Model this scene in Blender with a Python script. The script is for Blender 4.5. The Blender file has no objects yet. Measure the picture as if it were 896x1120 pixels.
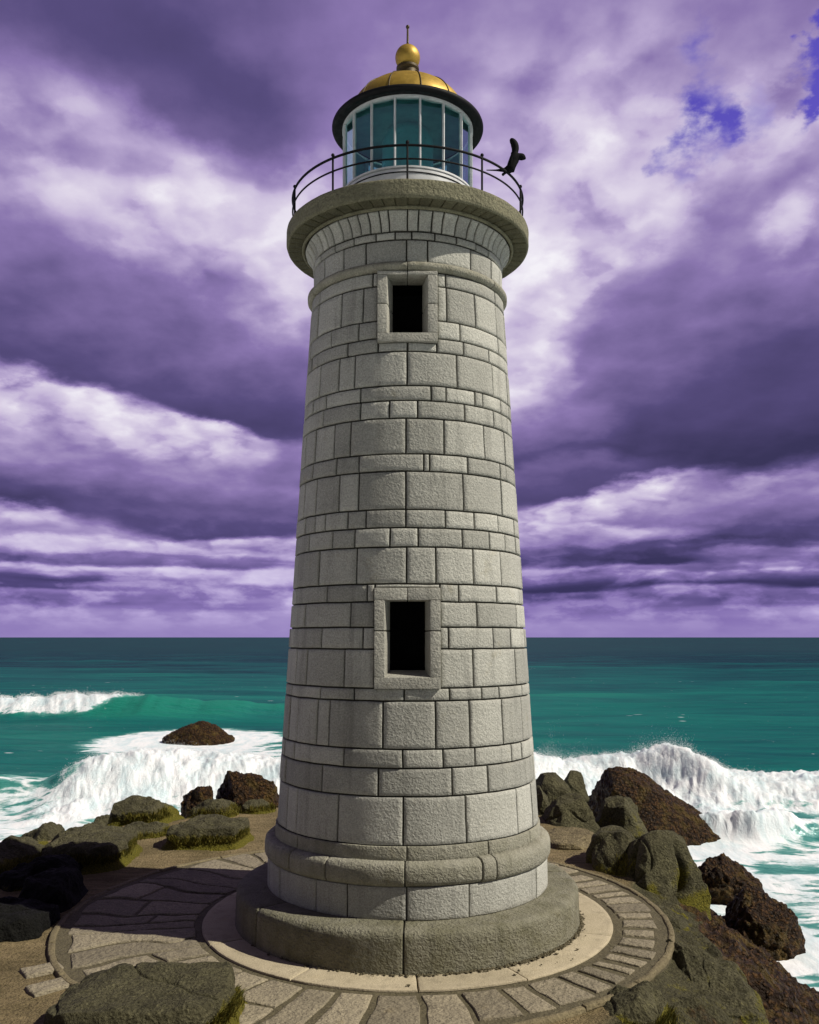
import bpy, bmesh, math, random
import numpy as np
from mathutils import Vector, Matrix

random.seed(7)
rng = np.random.default_rng(7)
PI = math.pi
scene = bpy.context.scene
COL = scene.collection

# ------------------------------------------------------------------ frame of the place
F = 1000.0            # focal length in photo pixels (photo is 896 wide)
EYE = 7.6             # eye height above the terrace
SEA = -3.5            # mean water level
TX, TY = -0.05, 25.0  # axis of the lighthouse
HOR = 697.0

def gp(x, y, z=0.0):
    """point of the horizontal plane z seen at photo pixel x, y"""
    Y = (EYE - z) * F / (y - HOR)
    return ((x - 448) / F * Y, Y, z)

# ------------------------------------------------------------------ noise (vectorised gradient noise)
def _hash(ix, iy, iz, seed):
    h = (ix.astype(np.int64) * 374761393 + iy.astype(np.int64) * 668265263 + iz.astype(np.int64) * 2147483647 + seed * 974634977) & 0xFFFFFFFF
    h = ((h ^ (h >> 13)) * 1274126177) & 0xFFFFFFFF
    h = h ^ (h >> 16)
    return h

_G = np.random.default_rng(3).normal(size=(256, 3))
_G /= np.linalg.norm(_G, axis=1)[:, None]

def perlin(p, seed=0):
    p = np.asarray(p, dtype=np.float64)
    i = np.floor(p).astype(np.int64)
    f = p - i
    w = f * f * f * (f * (f * 6 - 15) + 10)
    out = 0
    for dx in (0, 1):
        for dy in (0, 1):
            for dz in (0, 1):
                g = _G[_hash(i[..., 0] + dx, i[..., 1] + dy, i[..., 2] + dz, seed) & 255]
                d = g[..., 0] * (f[..., 0] - dx) + g[..., 1] * (f[..., 1] - dy) + g[..., 2] * (f[..., 2] - dz)
                wx = w[..., 0] if dx else 1 - w[..., 0]
                wy = w[..., 1] if dy else 1 - w[..., 1]
                wz = w[..., 2] if dz else 1 - w[..., 2]
                out = out + d * wx * wy * wz
    return out * 1.6

def fbm(p, octv=4, seed=0, lac=2.03, gain=0.5, ridged=False):
    a, s, n = 1.0, 0.0, 0.0
    p = np.asarray(p, dtype=np.float64)
    for k in range(octv):
        v = perlin(p, seed + k * 17)
        if ridged:
            v = 1 - 2 * np.abs(v)
        s = s + a * v
        n += a
        p = p * lac + 11.3
        a *= gain
    return s / n

def sstep(a, b, x):
    t = np.clip((np.asarray(x, dtype=np.float64) - a) / (b - a), 0, 1)
    return t * t * (3 - 2 * t)

def v3(x, y, z=0.0):
    x, y, z = np.broadcast_arrays(x, y, z)
    return np.stack([x, y, z], -1).astype(np.float64)

# ------------------------------------------------------------------ mesh helpers
class MB:
    """collects geometry that becomes ONE mesh object"""
    def __init__(self):
        self.v, self.f, self.n = [], [], 0
        self.attr = {}
    def add(self, verts, faces, **attrs):
        verts = np.asarray(verts, dtype=np.float64).reshape(-1, 3)
        for fc in faces:
            self.f.append(np.asarray(fc, dtype=np.int64) + self.n)
        self.v.append(verts)
        self.n += len(verts)
        for k, a in attrs.items():
            self.attr.setdefault(k, []).append(np.broadcast_to(np.asarray(a, dtype=np.float64), (len(verts),)))
    def grid(self, P, close_u=False, close_v=False, flip=False, **attrs):
        """P: (nv, nu, 3) grid of points"""
        nv, nu = P.shape[:2]
        idx = np.arange(nv * nu).reshape(nv, nu)
        if close_u:
            idx = np.concatenate([idx, idx[:, :1]], 1)
        if close_v:
            idx = np.concatenate([idx, idx[:1]], 0)
        q = np.stack([idx[:-1, :-1], idx[:-1, 1:], idx[1:, 1:], idx[1:, :-1]], -1).reshape(-1, 4)
        if flip:
            q = q[:, ::-1]
        self.add(P.reshape(-1, 3), [q], **{k: np.asarray(a).reshape(-1) if np.ndim(a) else a for k, a in attrs.items()})
    def box(self, x0, x1, y0, y1, z0, z1):
        v = [(x, y, z) for z in (z0, z1) for y in (y0, y1) for x in (x0, x1)]
        self.add(v, [[(0, 2, 3, 1), (4, 5, 7, 6), (0, 1, 5, 4), (2, 6, 7, 3), (0, 4, 6, 2), (1, 3, 7, 5)]])
    def tube(self, pts, rad, seg=10, closed=False, caps=True):
        pts = np.asarray(pts, dtype=np.float64)
        n = len(pts)
        rad = np.broadcast_to(np.asarray(rad, dtype=np.float64), (n,))
        if closed:
            tan = np.roll(pts, -1, 0) - np.roll(pts, 1, 0)
        else:
            tan = np.gradient(pts, axis=0)
        tan /= np.linalg.norm(tan, axis=1)[:, None] + 1e-12
        up = np.array([0, 0, 1.0])
        if abs(tan[0] @ up) > 0.95:
            up = np.array([0, 1.0, 0])
        rings = []
        prev = None
        for i in range(n):
            if prev is None:
                a = np.cross(tan[i], up)
            else:
                a = prev - tan[i] * (prev @ tan[i])
            a /= np.linalg.norm(a)
            prev = a
            b = np.cross(tan[i], a)
            t = np.linspace(0, 2 * PI, seg, endpoint=False)
            rings.append(pts[i] + rad[i] * (np.cos(t)[:, None] * a + np.sin(t)[:, None] * b))
        R = np.stack(rings)
        base = self.n
        self.grid(R, close_u=True, close_v=closed, flip=True)
        if caps and not closed:
            self.f.append((np.arange(seg)[::1] + base)[None, :])
            self.f.append((np.arange(seg)[::-1] + base + (n - 1) * seg)[None, :])
    def build(self, name, mat, parent=None, smooth=True, sharp=None, loc=None):
        me = bpy.data.meshes.new(name)
        V = np.concatenate(self.v) if self.v else np.zeros((0, 3))
        if loc is not None:
            V = V - np.asarray(loc, dtype=np.float64)
        me.vertices.add(len(V))
        me.vertices.foreach_set('co', V.astype(np.float32).ravel())
        tot = [np.full(len(f), f.shape[1], dtype=np.int32) for f in self.f]
        loops = np.concatenate([f.ravel() for f in self.f]).astype(np.int32)
        tot = np.concatenate(tot)
        start = np.concatenate([[0], np.cumsum(tot)[:-1]]).astype(np.int32)
        me.loops.add(len(loops))
        me.loops.foreach_set('vertex_index', loops)
        me.polygons.add(len(tot))
        me.polygons.foreach_set('loop_start', start)
        try:
            me.polygons.foreach_set('loop_total', tot)
        except Exception:
            pass
        me.polygons.foreach_set('use_smooth', np.full(len(tot), smooth, dtype=bool))
        for k, lst in self.attr.items():
            a = me.attributes.new(k, 'FLOAT', 'POINT')
            a.data.foreach_set('value', np.concatenate(lst).astype(np.float32))
        me.update(calc_edges=True)
        me.validate()
        if smooth and sharp:
            me.set_sharp_from_angle(angle=math.radians(sharp))
        o = bpy.data.objects.new(name, me)
        COL.objects.link(o)
        if loc is not None:
            o.location = loc
        if mat is not None:
            me.materials.append(mat)
        if parent is not None:
            o.parent = parent
        return o

def tag(o, label=None, cat=None, group=None, kind=None):
    if label: o['label'] = label
    if cat: o['category'] = cat
    if group: o['group'] = group
    if kind: o['kind'] = kind
    return o

def empty(name, loc, label, cat, group=None):
    o = bpy.data.objects.new(name, None)
    COL.objects.link(o)
    o.location = loc
    return tag(o, label, cat, group)

# ------------------------------------------------------------------ node helpers
class NT:
    def __init__(self, tree):
        self.t = tree
    def n(self, typ, **kw):
        nd = self.t.nodes.new(typ)
        ins = kw.pop('ins', {})
        for k, v in kw.items():
            setattr(nd, k, v)
        for k, v in ins.items():
            self.set(nd.inputs[k], v)
        return nd
    def set(self, sock, v):
        if isinstance(v, bpy.types.NodeSocket):
            self.t.links.new(v, sock)
        elif isinstance(v, bpy.types.Node):
            self.t.links.new(v.outputs[0], sock)
        else:
            sock.default_value = v
    def math(self, op, a, b=None, c=None, clamp=False):
        nd = self.t.nodes.new('ShaderNodeMath')
        nd.operation = op
        nd.use_clamp = clamp
        for i, v in enumerate((a, b, c)):
            if v is not None:
                self.set(nd.inputs[i], v)
        return nd.outputs[0]
    def vmath(self, op, a, b=None, scale=None):
        nd = self.t.nodes.new('ShaderNodeVectorMath')
        nd.operation = op
        self.set(nd.inputs[0], a)
        if b is not None: self.set(nd.inputs[1], b)
        if scale is not None: self.set(nd.inputs['Scale'], scale)
        return nd.outputs['Value'] if op in ('LENGTH', 'DOT_PRODUCT', 'DISTANCE') else nd.outputs[0]
    def mrange(self, x, a, b, c=0.0, d=1.0, smooth=False, clamp=True):
        nd = self.t.nodes.new('ShaderNodeMapRange')
        nd.interpolation_type = 'SMOOTHSTEP' if smooth else 'LINEAR'
        if not smooth:
            nd.clamp = clamp
        self.set(nd.inputs[0], x)
        for i, v in zip((1, 2, 3, 4), (a, b, c, d)):
            self.set(nd.inputs[i], v)
        return nd.outputs[0]
    def mixf(self, f, a, b):
        nd = self.t.nodes.new('ShaderNodeMix')
        nd.data_type = 'FLOAT'
        self.set(nd.inputs[0], f); self.set(nd.inputs[2], a); self.set(nd.inputs[3], b)
        return nd.outputs[0]
    def mixc(self, f, a, b, mode='MIX'):
        nd = self.t.nodes.new('ShaderNodeMix')
        nd.data_type = 'RGBA'
        nd.blend_type = mode
        self.set(nd.inputs[0], f); self.set(nd.inputs[6], a); self.set(nd.inputs[7], b)
        return nd.outputs[2]
    def noise(self, vec, scale, detail=4, rough=0.55, lac=2.0, dist=0.0, out=0, **kw):
        nd = self.t.nodes.new('ShaderNodeTexNoise')
        for k, v in kw.items(): setattr(nd, k, v)
        if vec is not None: self.set(nd.inputs['Vector'], vec)
        self.set(nd.inputs['Scale'], scale)
        nd.inputs['Detail'].default_value = detail
        nd.inputs['Roughness'].default_value = rough
        nd.inputs['Lacunarity'].default_value = lac
        nd.inputs['Distortion'].default_value = dist
        return nd.outputs[out]
    def ramp(self, fac, stops, interp='LINEAR'):
        nd = self.t.nodes.new('ShaderNodeValToRGB')
        cr = nd.color_ramp
        cr.interpolation = interp
        while len(cr.elements) < len(stops):
            cr.elements.new(0.5)
        for e, (p, c) in zip(cr.elements, stops):
            e.position = p
            e.color = (*c, 1)
        self.set(nd.inputs[0], fac)
        return nd.outputs[0]

def lin(r, g, b):
    f = lambda c: c / 12.92 if c <= 0.04045 else ((c + 0.055) / 1.055) ** 2.4
    return tuple(f(c / 255) for c in (r, g, b))

def rgba(c):
    return (c[0], c[1], c[2], 1.0)

def new_mat(name):
    m = bpy.data.materials.new(name)
    m.use_nodes = True
    m.node_tree.nodes.clear()
    t = NT(m.node_tree)
    out = t.n('ShaderNodeOutputMaterial')
    b = t.n('ShaderNodeBsdfPrincipled')
    t.t.links.new(b.outputs[0], out.inputs[0])
    return m, t, b, out

# ------------------------------------------------------------------ camera
cam_d = bpy.data.cameras.new('camera')
cam_d.sensor_fit = 'HORIZONTAL'
cam_d.sensor_width = 36.0
cam_d.lens = F / 896 * 36.0
cam_d.shift_y = (HOR - 560) / 896
cam_d.clip_end = 120000
cam_d.clip_start = 0.1
cam = bpy.data.objects.new('camera', cam_d)
COL.objects.link(cam)
cam.location = (0, 0, EYE)
cam.rotation_euler = (PI / 2, 0, 0)
scene.camera = cam

# ------------------------------------------------------------------ sun
SUN_EL, SUN_AZ = math.radians(45), math.radians(-14)   # azimuth from +X, towards the viewer
S = Vector((math.cos(SUN_EL) * math.cos(SUN_AZ), math.cos(SUN_EL) * math.sin(SUN_AZ), math.sin(SUN_EL)))
sd = bpy.data.lights.new('sun', 'SUN')
sd.energy = 5.0
sd.angle = math.radians(0.5)
sd.color = (1.0, 0.94, 0.82)
so = bpy.data.objects.new('sun', sd)
COL.objects.link(so)
so.location = S * 60
so.rotation_euler = (-S).to_track_quat('-Z', 'Y').to_euler()

scene.view_settings.view_transform = 'Standard'
scene.view_settings.look = 'None'
scene.view_settings.exposure = 0.0
scene.view_settings.gamma = 1.0

# ------------------------------------------------------------------ sky: Nishita blue behind a deck of violet storm cloud
world = bpy.data.worlds.new('World')
scene.world = world
world.use_nodes = True
world.node_tree.nodes.clear()
w = NT(world.node_tree)
wout = w.n('ShaderNodeOutputWorld')
tc = w.n('ShaderNodeTexCoord')
D3 = tc.outputs['Generated']
sky = w.n('ShaderNodeTexSky', sky_type='NISHITA', sun_disc=False, sun_elevation=SUN_EL, sun_rotation=math.atan2(S.x, S.y))
sep = w.n('ShaderNodeSeparateXYZ', ins={0: D3})
dx, dy, dz = sep.outputs
az = w.math('ARCTAN2', dx, dy)
el = w.math('ARCSINE', dz)
P = w.n('ShaderNodeCombineXYZ', ins={0: az, 1: el}).outputs[0]
elp = w.math('MAXIMUM', dz, 0.0)
den = w.math('ADD', elp, 0.28)
Q = w.n('ShaderNodeCombineXYZ', ins={0: w.math('DIVIDE', dx, den), 1: w.math('DIVIDE', dy, den)}).outputs[0]
# warped cloud coordinates: broad billows and fine shreds
half = (0.5, 0.5, 0.5)
wn1 = w.vmath('SUBTRACT', w.noise(Q, 2.4, 3, 0.5, out=1, noise_dimensions='2D'), half)
wn2 = w.vmath('SUBTRACT', w.noise(Q, 8.5, 7, 0.58, out=1, noise_dimensions='2D'), half)
amp = w.mrange(el, 0.0, 0.45, 0.15, 1.0)
amp_y = w.mrange(el, 0.03, 0.36, 0.03, 1.0)
warp = w.vmath('ADD', w.vmath('SCALE', wn1, scale=w.math('MULTIPLY', amp, 0.105)),
               w.vmath('SCALE', wn2, scale=w.math('MULTIPLY', amp, 0.050)))
PW = w.vmath('ADD', P, w.vmath('MULTIPLY', warp, w.n('ShaderNodeCombineXYZ', ins={0: 1.0, 1: w.math('DIVIDE', amp_y, amp), 2: 0.0}).outputs[0]))

def blob(x, y, rx, ry, rot=0, soft=0.35, vb=0.5, vt=0.5, k=1.0, vec=None):
    a = math.atan((x - 448) / F)
    e = math.atan((HOR - y) / F * math.cos(a))
    mp = w.n('ShaderNodeMapping', vector_type='TEXTURE')
    mp.inputs['Location'].default_value = (a, e, 0)
    mp.inputs['Rotation'].default_value = (0, 0, math.radians(rot))
    mp.inputs['Scale'].default_value = (rx / F, ry / F, 1)
    w.set(mp.inputs[0], vec or PW)
    ln = w.vmath('LENGTH', mp.outputs[0])
    m = w.mrange(ln, 1 - soft, 1 + soft, k, 0.0, smooth=True)
    sy = w.n('ShaderNodeSeparateXYZ', ins={0: mp.outputs[0]}).outputs[1]
    val = w.mrange(sy, -0.9, 0.9, vb, vt)
    return m, val

B = w.math('ADD', w.math('MULTIPLY', w.noise(Q, 1.6, 3, 0.45, noise_dimensions='2D'), 0.42), 0.32)
# unseen sky overhead and behind the viewer is darkened below to hold ambient light down

BLOBS = [
    # x, y, rx, ry, rot, soft, value low edge, value top edge, strength
    (160, 50, 520, 130, -8, .5, .22, .30, .97),
    (640, 20, 330, 110, 4, .6, .50, .46, .85),
    (10, 190, 130, 110, 0, .6, .62, .60, .9),
    (200, 242, 310, 92, 3, .6, .90, .72, .97),
    (285, 215, 130, 62, 0, .7, 1.02, .86, .9),
    (140, 178, 60, 26, -12, .4, .52, .62, .8),
    (190, 92, 210, 52, -12, .45, .30, .20, .9),
    (110, 372, 330, 92, -9, .45, .02, .62, 1.0),
    (330, 420, 130, 52, -8, .5, .12, .46, .9),
    (30, 330, 160, 60, 0, .6, .22, .44, .8),
    (70, 462, 140, 50, -8, .26, .50, 1.0, 1.0),
    (60, 430, 58, 20, -6, .25, .80, 1.06, .9),
    (195, 486, 100, 32, -8, .26, .62, 1.06, 1.0),
    (20, 500, 90, 30, 0, .5, .45, .62, .7),
    (250, 520, 170, 28, 4, .4, .30, .58, .7),
    (120, 545, 290, 27, -3, .25, .06, .52, 1.0),
    (50, 580, 150, 16, 0, .35, .40, .80, .9),
    (240, 574, 150, 15, -2, .35, .10, .34, .95),
    (220, 600, 160, 13, 2, .35, .55, .86, .9),
    (40, 606, 110, 9, 0, .4, .25, .45, .8),
    (60, 598, 170, 9, 1, .3, .40, .80, .9),
    (150, 612, 220, 8, -1, .3, .12, .36, .95),
    (110, 628, 160, 10, -1, .3, .30, .80, .9),
    (120, 641, 210, 5, 0, .4, .22, .34, .9),
    (250, 642, 120, 9, 0, .4, .32, .62, .8),
    (640, 195, 165, 115, 20, .6, .98, .80, .95),
    (560, 350, 85, 95, 0, .55, 1.02, .92, .95),
    (480, 260, 120, 120, 0, .6, .75, .75, .7),
    (835, 95, 120, 85, 35, .45, .92, .80, .9),
    (850, 25, 160, 45, 0, .6, .46, .44, .8),
    (800, 345, 250, 118, 30, .34, .20, .56, 1.0),
    (720, 430, 170, 80, 24, .32, .06, .46, .95),
    (885, 262, 70, 80, 20, .5, .42, .54, .7),
    (892, 238, 44, 30, 25, .6, .70, .92, .8),
    (760, 480, 250, 46, 4, .32, .0, .24, 1.0),
    (568, 335, 42, 80, 4, .45, 1.04, .96, .95),
    (588, 408, 40, 26, 30, .5, .70, .92, .8),
    (652, 300, 30, 10, 40, .6, .9, .95, .7),
    (600, 470, 70, 34, 0, .5, .34, .62, .7),
    (600, 528, 130, 22, 2, .4, .16, .40, .9),
    (660, 556, 105, 19, 13, .35, .60, .95, 1.0),
    (880, 535, 130, 13, 2, .4, .60, .62, .8),
    (790, 578, 210, 24, 5, .28, .08, .52, 1.0),
    (640, 588, 110, 10, 0, .4, .50, .78, .8),
    (690, 607, 190, 10, 1, .3, .10, .40, .95),
    (860, 606, 100, 9, 0, .35, .60, .72, .8),
    (640, 630, 120, 10, 0, .4, .40, .62, .8),
    (800, 630, 190, 8, 0, .3, .34, .82, .9),
    (730, 641, 240, 5, 0, .4, .20, .34, .9),
    (760, 648, 90, 8, 0, .35, .50, .78, .8),
]
for b_ in BLOBS:
    x, y, rx, ry, rot, soft, vb, vt, k = b_
    m, val = blob(x, y, rx, ry, rot, soft, vb, vt, k)
    B = w.mixf(m, B, val)
# relief: finer cloud body lit from the sun's side
off = (0.036, 0.030, 0.0)
na = w.noise(Q, 4.6, 7, 0.5, noise_dimensions='2D')
nb = w.noise(w.vmath('ADD', Q, off), 4.6, 7, 0.5, noise_dimensions='2D')
rel = w.math('MULTIPLY', w.math('SUBTRACT', na, nb), 0.80)
ds = w.math('MULTIPLY', w.math('SUBTRACT', w.noise(Q, 3.0, 6, 0.5, noise_dimensions='2D'), 0.5), 0.13)
vb_ = lambda v: w.n('ShaderNodeTexVoronoi', feature='SMOOTH_F1', voronoi_dimensions='2D', ins={'Vector': v, 'Scale': 7.0, 'Detail': 2.0, 'Roughness': 0.5, 'Smoothness': 0.35}).outputs['Distance']
QW = w.vmath('ADD', Q, w.vmath('SCALE', wn2, scale=0.10))
va_ = vb_(QW); vc_ = vb_(w.vmath('ADD', QW, (0.05, -0.012, 0.0)))
bil = w.math('ADD', w.math('MULTIPLY', w.math('SUBTRACT', vc_, va_), 0.40), w.math('MULTIPLY', w.math('SUBTRACT', 0.40, va_), 0.12))
B = w.math('ADD', w.math('ADD', 0.5, w.math('MULTIPLY', w.math('SUBTRACT', B, 0.5), 1.12)), w.math('MULTIPLY', bil, w.math('MULTIPLY', w.mrange(B, 0.42, 0.85, 0.0, 1.0, smooth=True), w.mrange(el, 0.02, 0.12, 0.3, 1.0))))
soft_amt = w.math('MULTIPLY', w.mrange(B, 0.15, 0.9, 0.22, 1.0), w.mrange(el, 0.02, 0.25, 0.35, 1.0))
B = w.math('ADD', B, w.math('MULTIPLY', w.math('ADD', rel, ds), soft_amt))
# thick air low over the sea evens the cloud out
puff = w.n('ShaderNodeMapping', ins={0: PW}); puff.inputs['Scale'].default_value = (1.0, 2.6, 1.0)
pf = w.mrange(w.noise(puff.outputs[0], 17.0, 6, 0.55, noise_dimensions='2D'), 0.44, 0.66, -0.07, 0.20)
B = w.math('ADD', B, w.math('MULTIPLY', pf, w.math('MULTIPLY', w.mrange(el, 0.03, 0.16, 1.0, 0.0, smooth=True), w.mrange(el, 0.0, 0.02, 0.3, 1.0))))
bnd = w.n('ShaderNodeMapping', ins={0: PW}); bnd.inputs['Scale'].default_value = (1.1, 24.0, 1.0)
bv = w.mrange(w.noise(bnd.outputs[0], 1.5, 3, 0.45, noise_dimensions='2D'), 0.36, 0.64, -0.20, 0.20)
B = w.math('ADD', B, w.math('MULTIPLY', bv, w.math('MULTIPLY', w.mrange(el, 0.07, 0.135, 1.0, 0.0, smooth=True), w.mrange(el, 0.0, 0.03, 0.2, 1.0))))
hz = w.mrange(el, 0.0, 0.05, 0.80, 0.0, smooth=True)
B = w.mixf(hz, B, 0.53)
# unseen sky overhead and behind the viewer, darkened and greyed to cut ambient light
over = w.math('MAXIMUM', w.mrange(el, 0.64, 0.85, 0.0, 1.0, smooth=True), w.mrange(dy, 0.35, -0.15, 0.0, 1.0, smooth=True))
B = w.mixf(over, B, w.math('MULTIPLY', B, 0.30))
B = w.math('SUBTRACT', B, w.math('MULTIPLY', w.math('MAXIMUM', w.math('SUBTRACT', B, 0.74), 0.0), 0.52))
cloud = w.ramp(B, [(0.0, lin(58, 54, 90)), (0.22, lin(87, 77, 125)), (0.47, lin(138, 119, 174)),
                   (0.70, lin(186, 170, 209)), (0.88, lin(222, 213, 232)), (1.0, lin(244, 241, 248))])
low = w.mrange(el, 0.0, 0.16, 0.6, 0.0, smooth=True)
grey = w.mixc(over, cloud, w.mixc(0.75, cloud, (0.05, 0.05, 0.058, 1)))
cloud = grey
cloud = w.mixc(low, cloud, w.mixc(1.0, cloud, (0.90, 0.88, 1.10, 1), 'MULTIPLY'))
# gaps that open on the blue
PH = w.vmath('ADD', P, w.vmath('ADD', w.vmath('SCALE', wn1, scale=0.02), w.vmath('SCALE', wn2, scale=0.17)))
h1, _ = blob(760, 118, 20, 46, -10, .75, vec=PH)
h2, _ = blob(900, 84, 34, 12, 30, .6, vec=PH)
h3, _ = blob(800, 118, 18, 26, -40, .8, k=.45, vec=PH)
hole = w.math('MAXIMUM', w.math('MAXIMUM', h1, h2), h3)
bg_sky = w.n('ShaderNodeBackground', ins={0: w.mixc(1.0, sky.outputs[0], (0.75, 0.38, 1.35, 1), 'MULTIPLY'), 1: 0.10})
bg_cloud = w.n('ShaderNodeBackground', ins={0: cloud, 1: 1.0})
mx = w.n('ShaderNodeMixShader', ins={0: w.math('SUBTRACT', 1.0, hole), 1: bg_sky.outputs[0], 2: bg_cloud.outputs[0]})
w.t.links.new(mx.outputs[0], wout.inputs[0])
world.cycles.sampling_method = 'MANUAL'
world.cycles.sample_map_resolution = 1024

# ------------------------------------------------------------------ materials
def stone_mat(name, base, dark, grain=16.0, bump=0.55, moss=None, stain=0.35, island=0.10, chis=0.25):
    """cut granite: per block tone, blotches, grainy picked surface"""
    m, t, b, out = new_mat(name)
    tcn = t.n('ShaderNodeTexCoord')
    co = tcn.outputs['Object']
    geo = t.n('ShaderNodeNewGeometry')
    isl = geo.outputs['Random Per Island']
    big = t.noise(co, 0.9, 5, 0.6)
    mid = t.noise(co, 5.0, 5, 0.6)
    fine = t.noise(co, grain * 2.2, 4, 0.6)
    f = t.mrange(t.math('ADD', t.math('MULTIPLY', big, 0.65), t.math('MULTIPLY', mid, 0.35)), 0.34, 0.66, 0, 1)
    c = t.mixc(t.math('MULTIPLY', f, stain * 1.6, clamp=True), rgba(base), rgba(dark))
    tone = t.mrange(isl, 0, 1, 1 - island, 1 + island)
    c = t.mixc(1.0, c, t.n('ShaderNodeCombineColor', ins={0: tone, 1: tone, 2: tone}).outputs[0], 'MULTIPLY')
    speck = t.mrange(fine, 0.35, 0.68, 0.74, 1.22)
    c = t.mixc(1.0, c, t.n('ShaderNodeCombineColor', ins={0: speck, 1: speck, 2: speck}).outputs[0], 'MULTIPLY')
    mv = t.n('ShaderNodeMapping', ins={'Vector': co}); mv.inputs['Scale'].default_value = (2.4, 2.4, .16)
    st = t.mrange(t.noise(mv.outputs[0], 1.3, 5, .6), .52, .72, 1.0, .72)
    c = t.mixc(1.0, c, t.n('ShaderNodeCombineColor', ins={0: st, 1: st, 2: st}).outputs[0], 'MULTIPLY')
    rs = t.mrange(t.noise(co, 1.7, 7, .68), .60, .74, 0, .38)
    c = t.mixc(rs, c, rgba((base[0] * .72, base[1] * .64, base[2] * .45)))
    if moss:
        mn = t.mrange(t.math('ADD', t.noise(co, 2.2, 6, 0.65), t.math('MULTIPLY', fine, 0.25)), 0.52, 0.8, 0, moss[1])
        c = t.mixc(mn, c, rgba(moss[0]))
    t.set(b.inputs['Base Color'], c)
    b.inputs['Roughness'].default_value = 0.9
    b.inputs['Specular IOR Level'].default_value = 0.25
    vor = t.n('ShaderNodeTexVoronoi', ins={'Vector': t.vmath('ADD', co, t.vmath('SCALE', t.noise(co, 9, 2, out=1), scale=0.12)), 'Scale': grain}).outputs['Distance']
    mp = t.n('ShaderNodeMapping', ins={'Vector': co})
    mp.inputs['Scale'].default_value = (3.0, 3.0, 9.0)
    mp.inputs['Rotation'].default_value = (0.0, 0.6, 0.0)
    ch = t.noise(mp.outputs[0], 1.6, 5, 0.6, dist=0.6)
    h = t.math('ADD', t.math('ADD', t.math('MULTIPLY', vor, 0.5), t.math('MULTIPLY', fine, 0.5)), t.math('MULTIPLY', ch, chis * 2))
    bp = t.n('ShaderNodeBump', ins={'Strength': bump, 'Distance': 0.055, 'Height': h})
    t.set(b.inputs['Normal'], bp.outputs[0])
    return m

M = {}
M['granite'] = stone_mat('granite', (0.41, 0.405, 0.36), (0.295, 0.29, 0.255), grain=14, bump=0.52, island=0.19)
M['mortar'] = stone_mat('mortar', (0.040, 0.038, 0.030), (0.025, 0.024, 0.018), bump=0.4)
M['plinth'] = stone_mat('plinth_stone', (0.240, 0.228, 0.170), (0.138, 0.131, 0.092), grain=13, bump=1.0, moss=((0.085, 0.080, 0.032), 0.5))
M['trim'] = stone_mat('trim_stone', (0.335, 0.322, 0.262), (0.22, 0.21, 0.16), grain=14, bump=0.75, moss=((0.11, 0.105, 0.05), 0.3))
M['deck'] = stone_mat('deck_stone', (0.20, 0.19, 0.125), (0.12, 0.115, 0.07), grain=10, bump=1.0)
M['frame'] = stone_mat('frame_stone', (0.40, 0.39, 0.34), (0.29, 0.28, 0.24), grain=15, bump=0.5)
M['soffit'] = stone_mat('shaded_soffit_stone', (0.115, 0.108, 0.065), (0.065, 0.06, 0.034), grain=12, bump=0.6)  # shade under the gallery painted into the stone colour, with some algae
M['concrete'] = stone_mat('pale_concrete', (0.46, 0.395, 0.275), (0.33, 0.28, 0.185), grain=20, bump=0.30, stain=0.4, chis=0.1)
M['paver'] = stone_mat('paver_stone', (0.285, 0.245, 0.170), (0.150, 0.130, 0.092), grain=9, bump=1.0, island=0.25, chis=0.6)
M['lip'] = stone_mat('earthen_lip', (0.20, 0.165, 0.095), (0.11, 0.09, 0.05), grain=9, bump=0.8)
M['joint'] = stone_mat('paving_joint', (0.115, 0.098, 0.058), (0.07, 0.06, 0.035), grain=9, bump=0.9)

def plain(name, col, rough=0.5, metal=0.0, spec=0.5, bump=None):
    m, t, b, out = new_mat(name)
    b.inputs['Roughness'].default_value = rough
    b.inputs['Metallic'].default_value = metal
    b.inputs['Specular IOR Level'].default_value = spec
    co = t.n('ShaderNodeTexCoord').outputs['Object']
    nz = t.noise(co, 3.0, 6, 0.65)
    k = t.mrange(nz, 0.3, 0.7, 0.80, 1.12)
    c = t.mixc(1.0, rgba(col), t.n('ShaderNodeCombineColor', ins={0: k, 1: k, 2: k}).outputs[0], 'MULTIPLY')
    t.set(b.inputs['Base Color'], c)
    t.set(b.inputs['Roughness'], t.mrange(t.noise(co, 7.0, 5), 0.3, 0.7, max(rough - 0.1, 0.02), min(rough + 0.12, 1)))
    if bump:
        bp = t.n('ShaderNodeBump', ins={'Strength': bump[1], 'Distance': 0.03, 'Height': t.noise(co, bump[0], 5)})
        t.set(b.inputs['Normal'], bp.outputs[0])
    return m

M['gold'] = plain('gilded_copper', (0.42, 0.27, 0.045), 0.5, 0.5, 0.5, (5.0, 0.12))
M['gold_seam'] = plain('seam_metal', (0.07, 0.05, 0.022), 0.55, 0.5)
M['black_iron'] = plain('black_painted_iron', (0.008, 0.008, 0.009), 0.6, 0.0, 0.12)
M['white_paint'] = plain('white_painted_metal', (0.60, 0.61, 0.62), 0.45, 0.0, 0.4)
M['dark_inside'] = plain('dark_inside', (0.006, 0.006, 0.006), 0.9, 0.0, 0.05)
M['lens'] = plain('dark_lens', (0.11, 0.34, 0.35), 0.35, 0.0, 0.5)
M['bird'] = plain('black_feathers', (0.006, 0.006, 0.007), 0.8, 0.0, 0.1)
M['ceiling'] = plain('lantern_ceiling', (0.24, 0.44, 0.45), 0.7)

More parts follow.
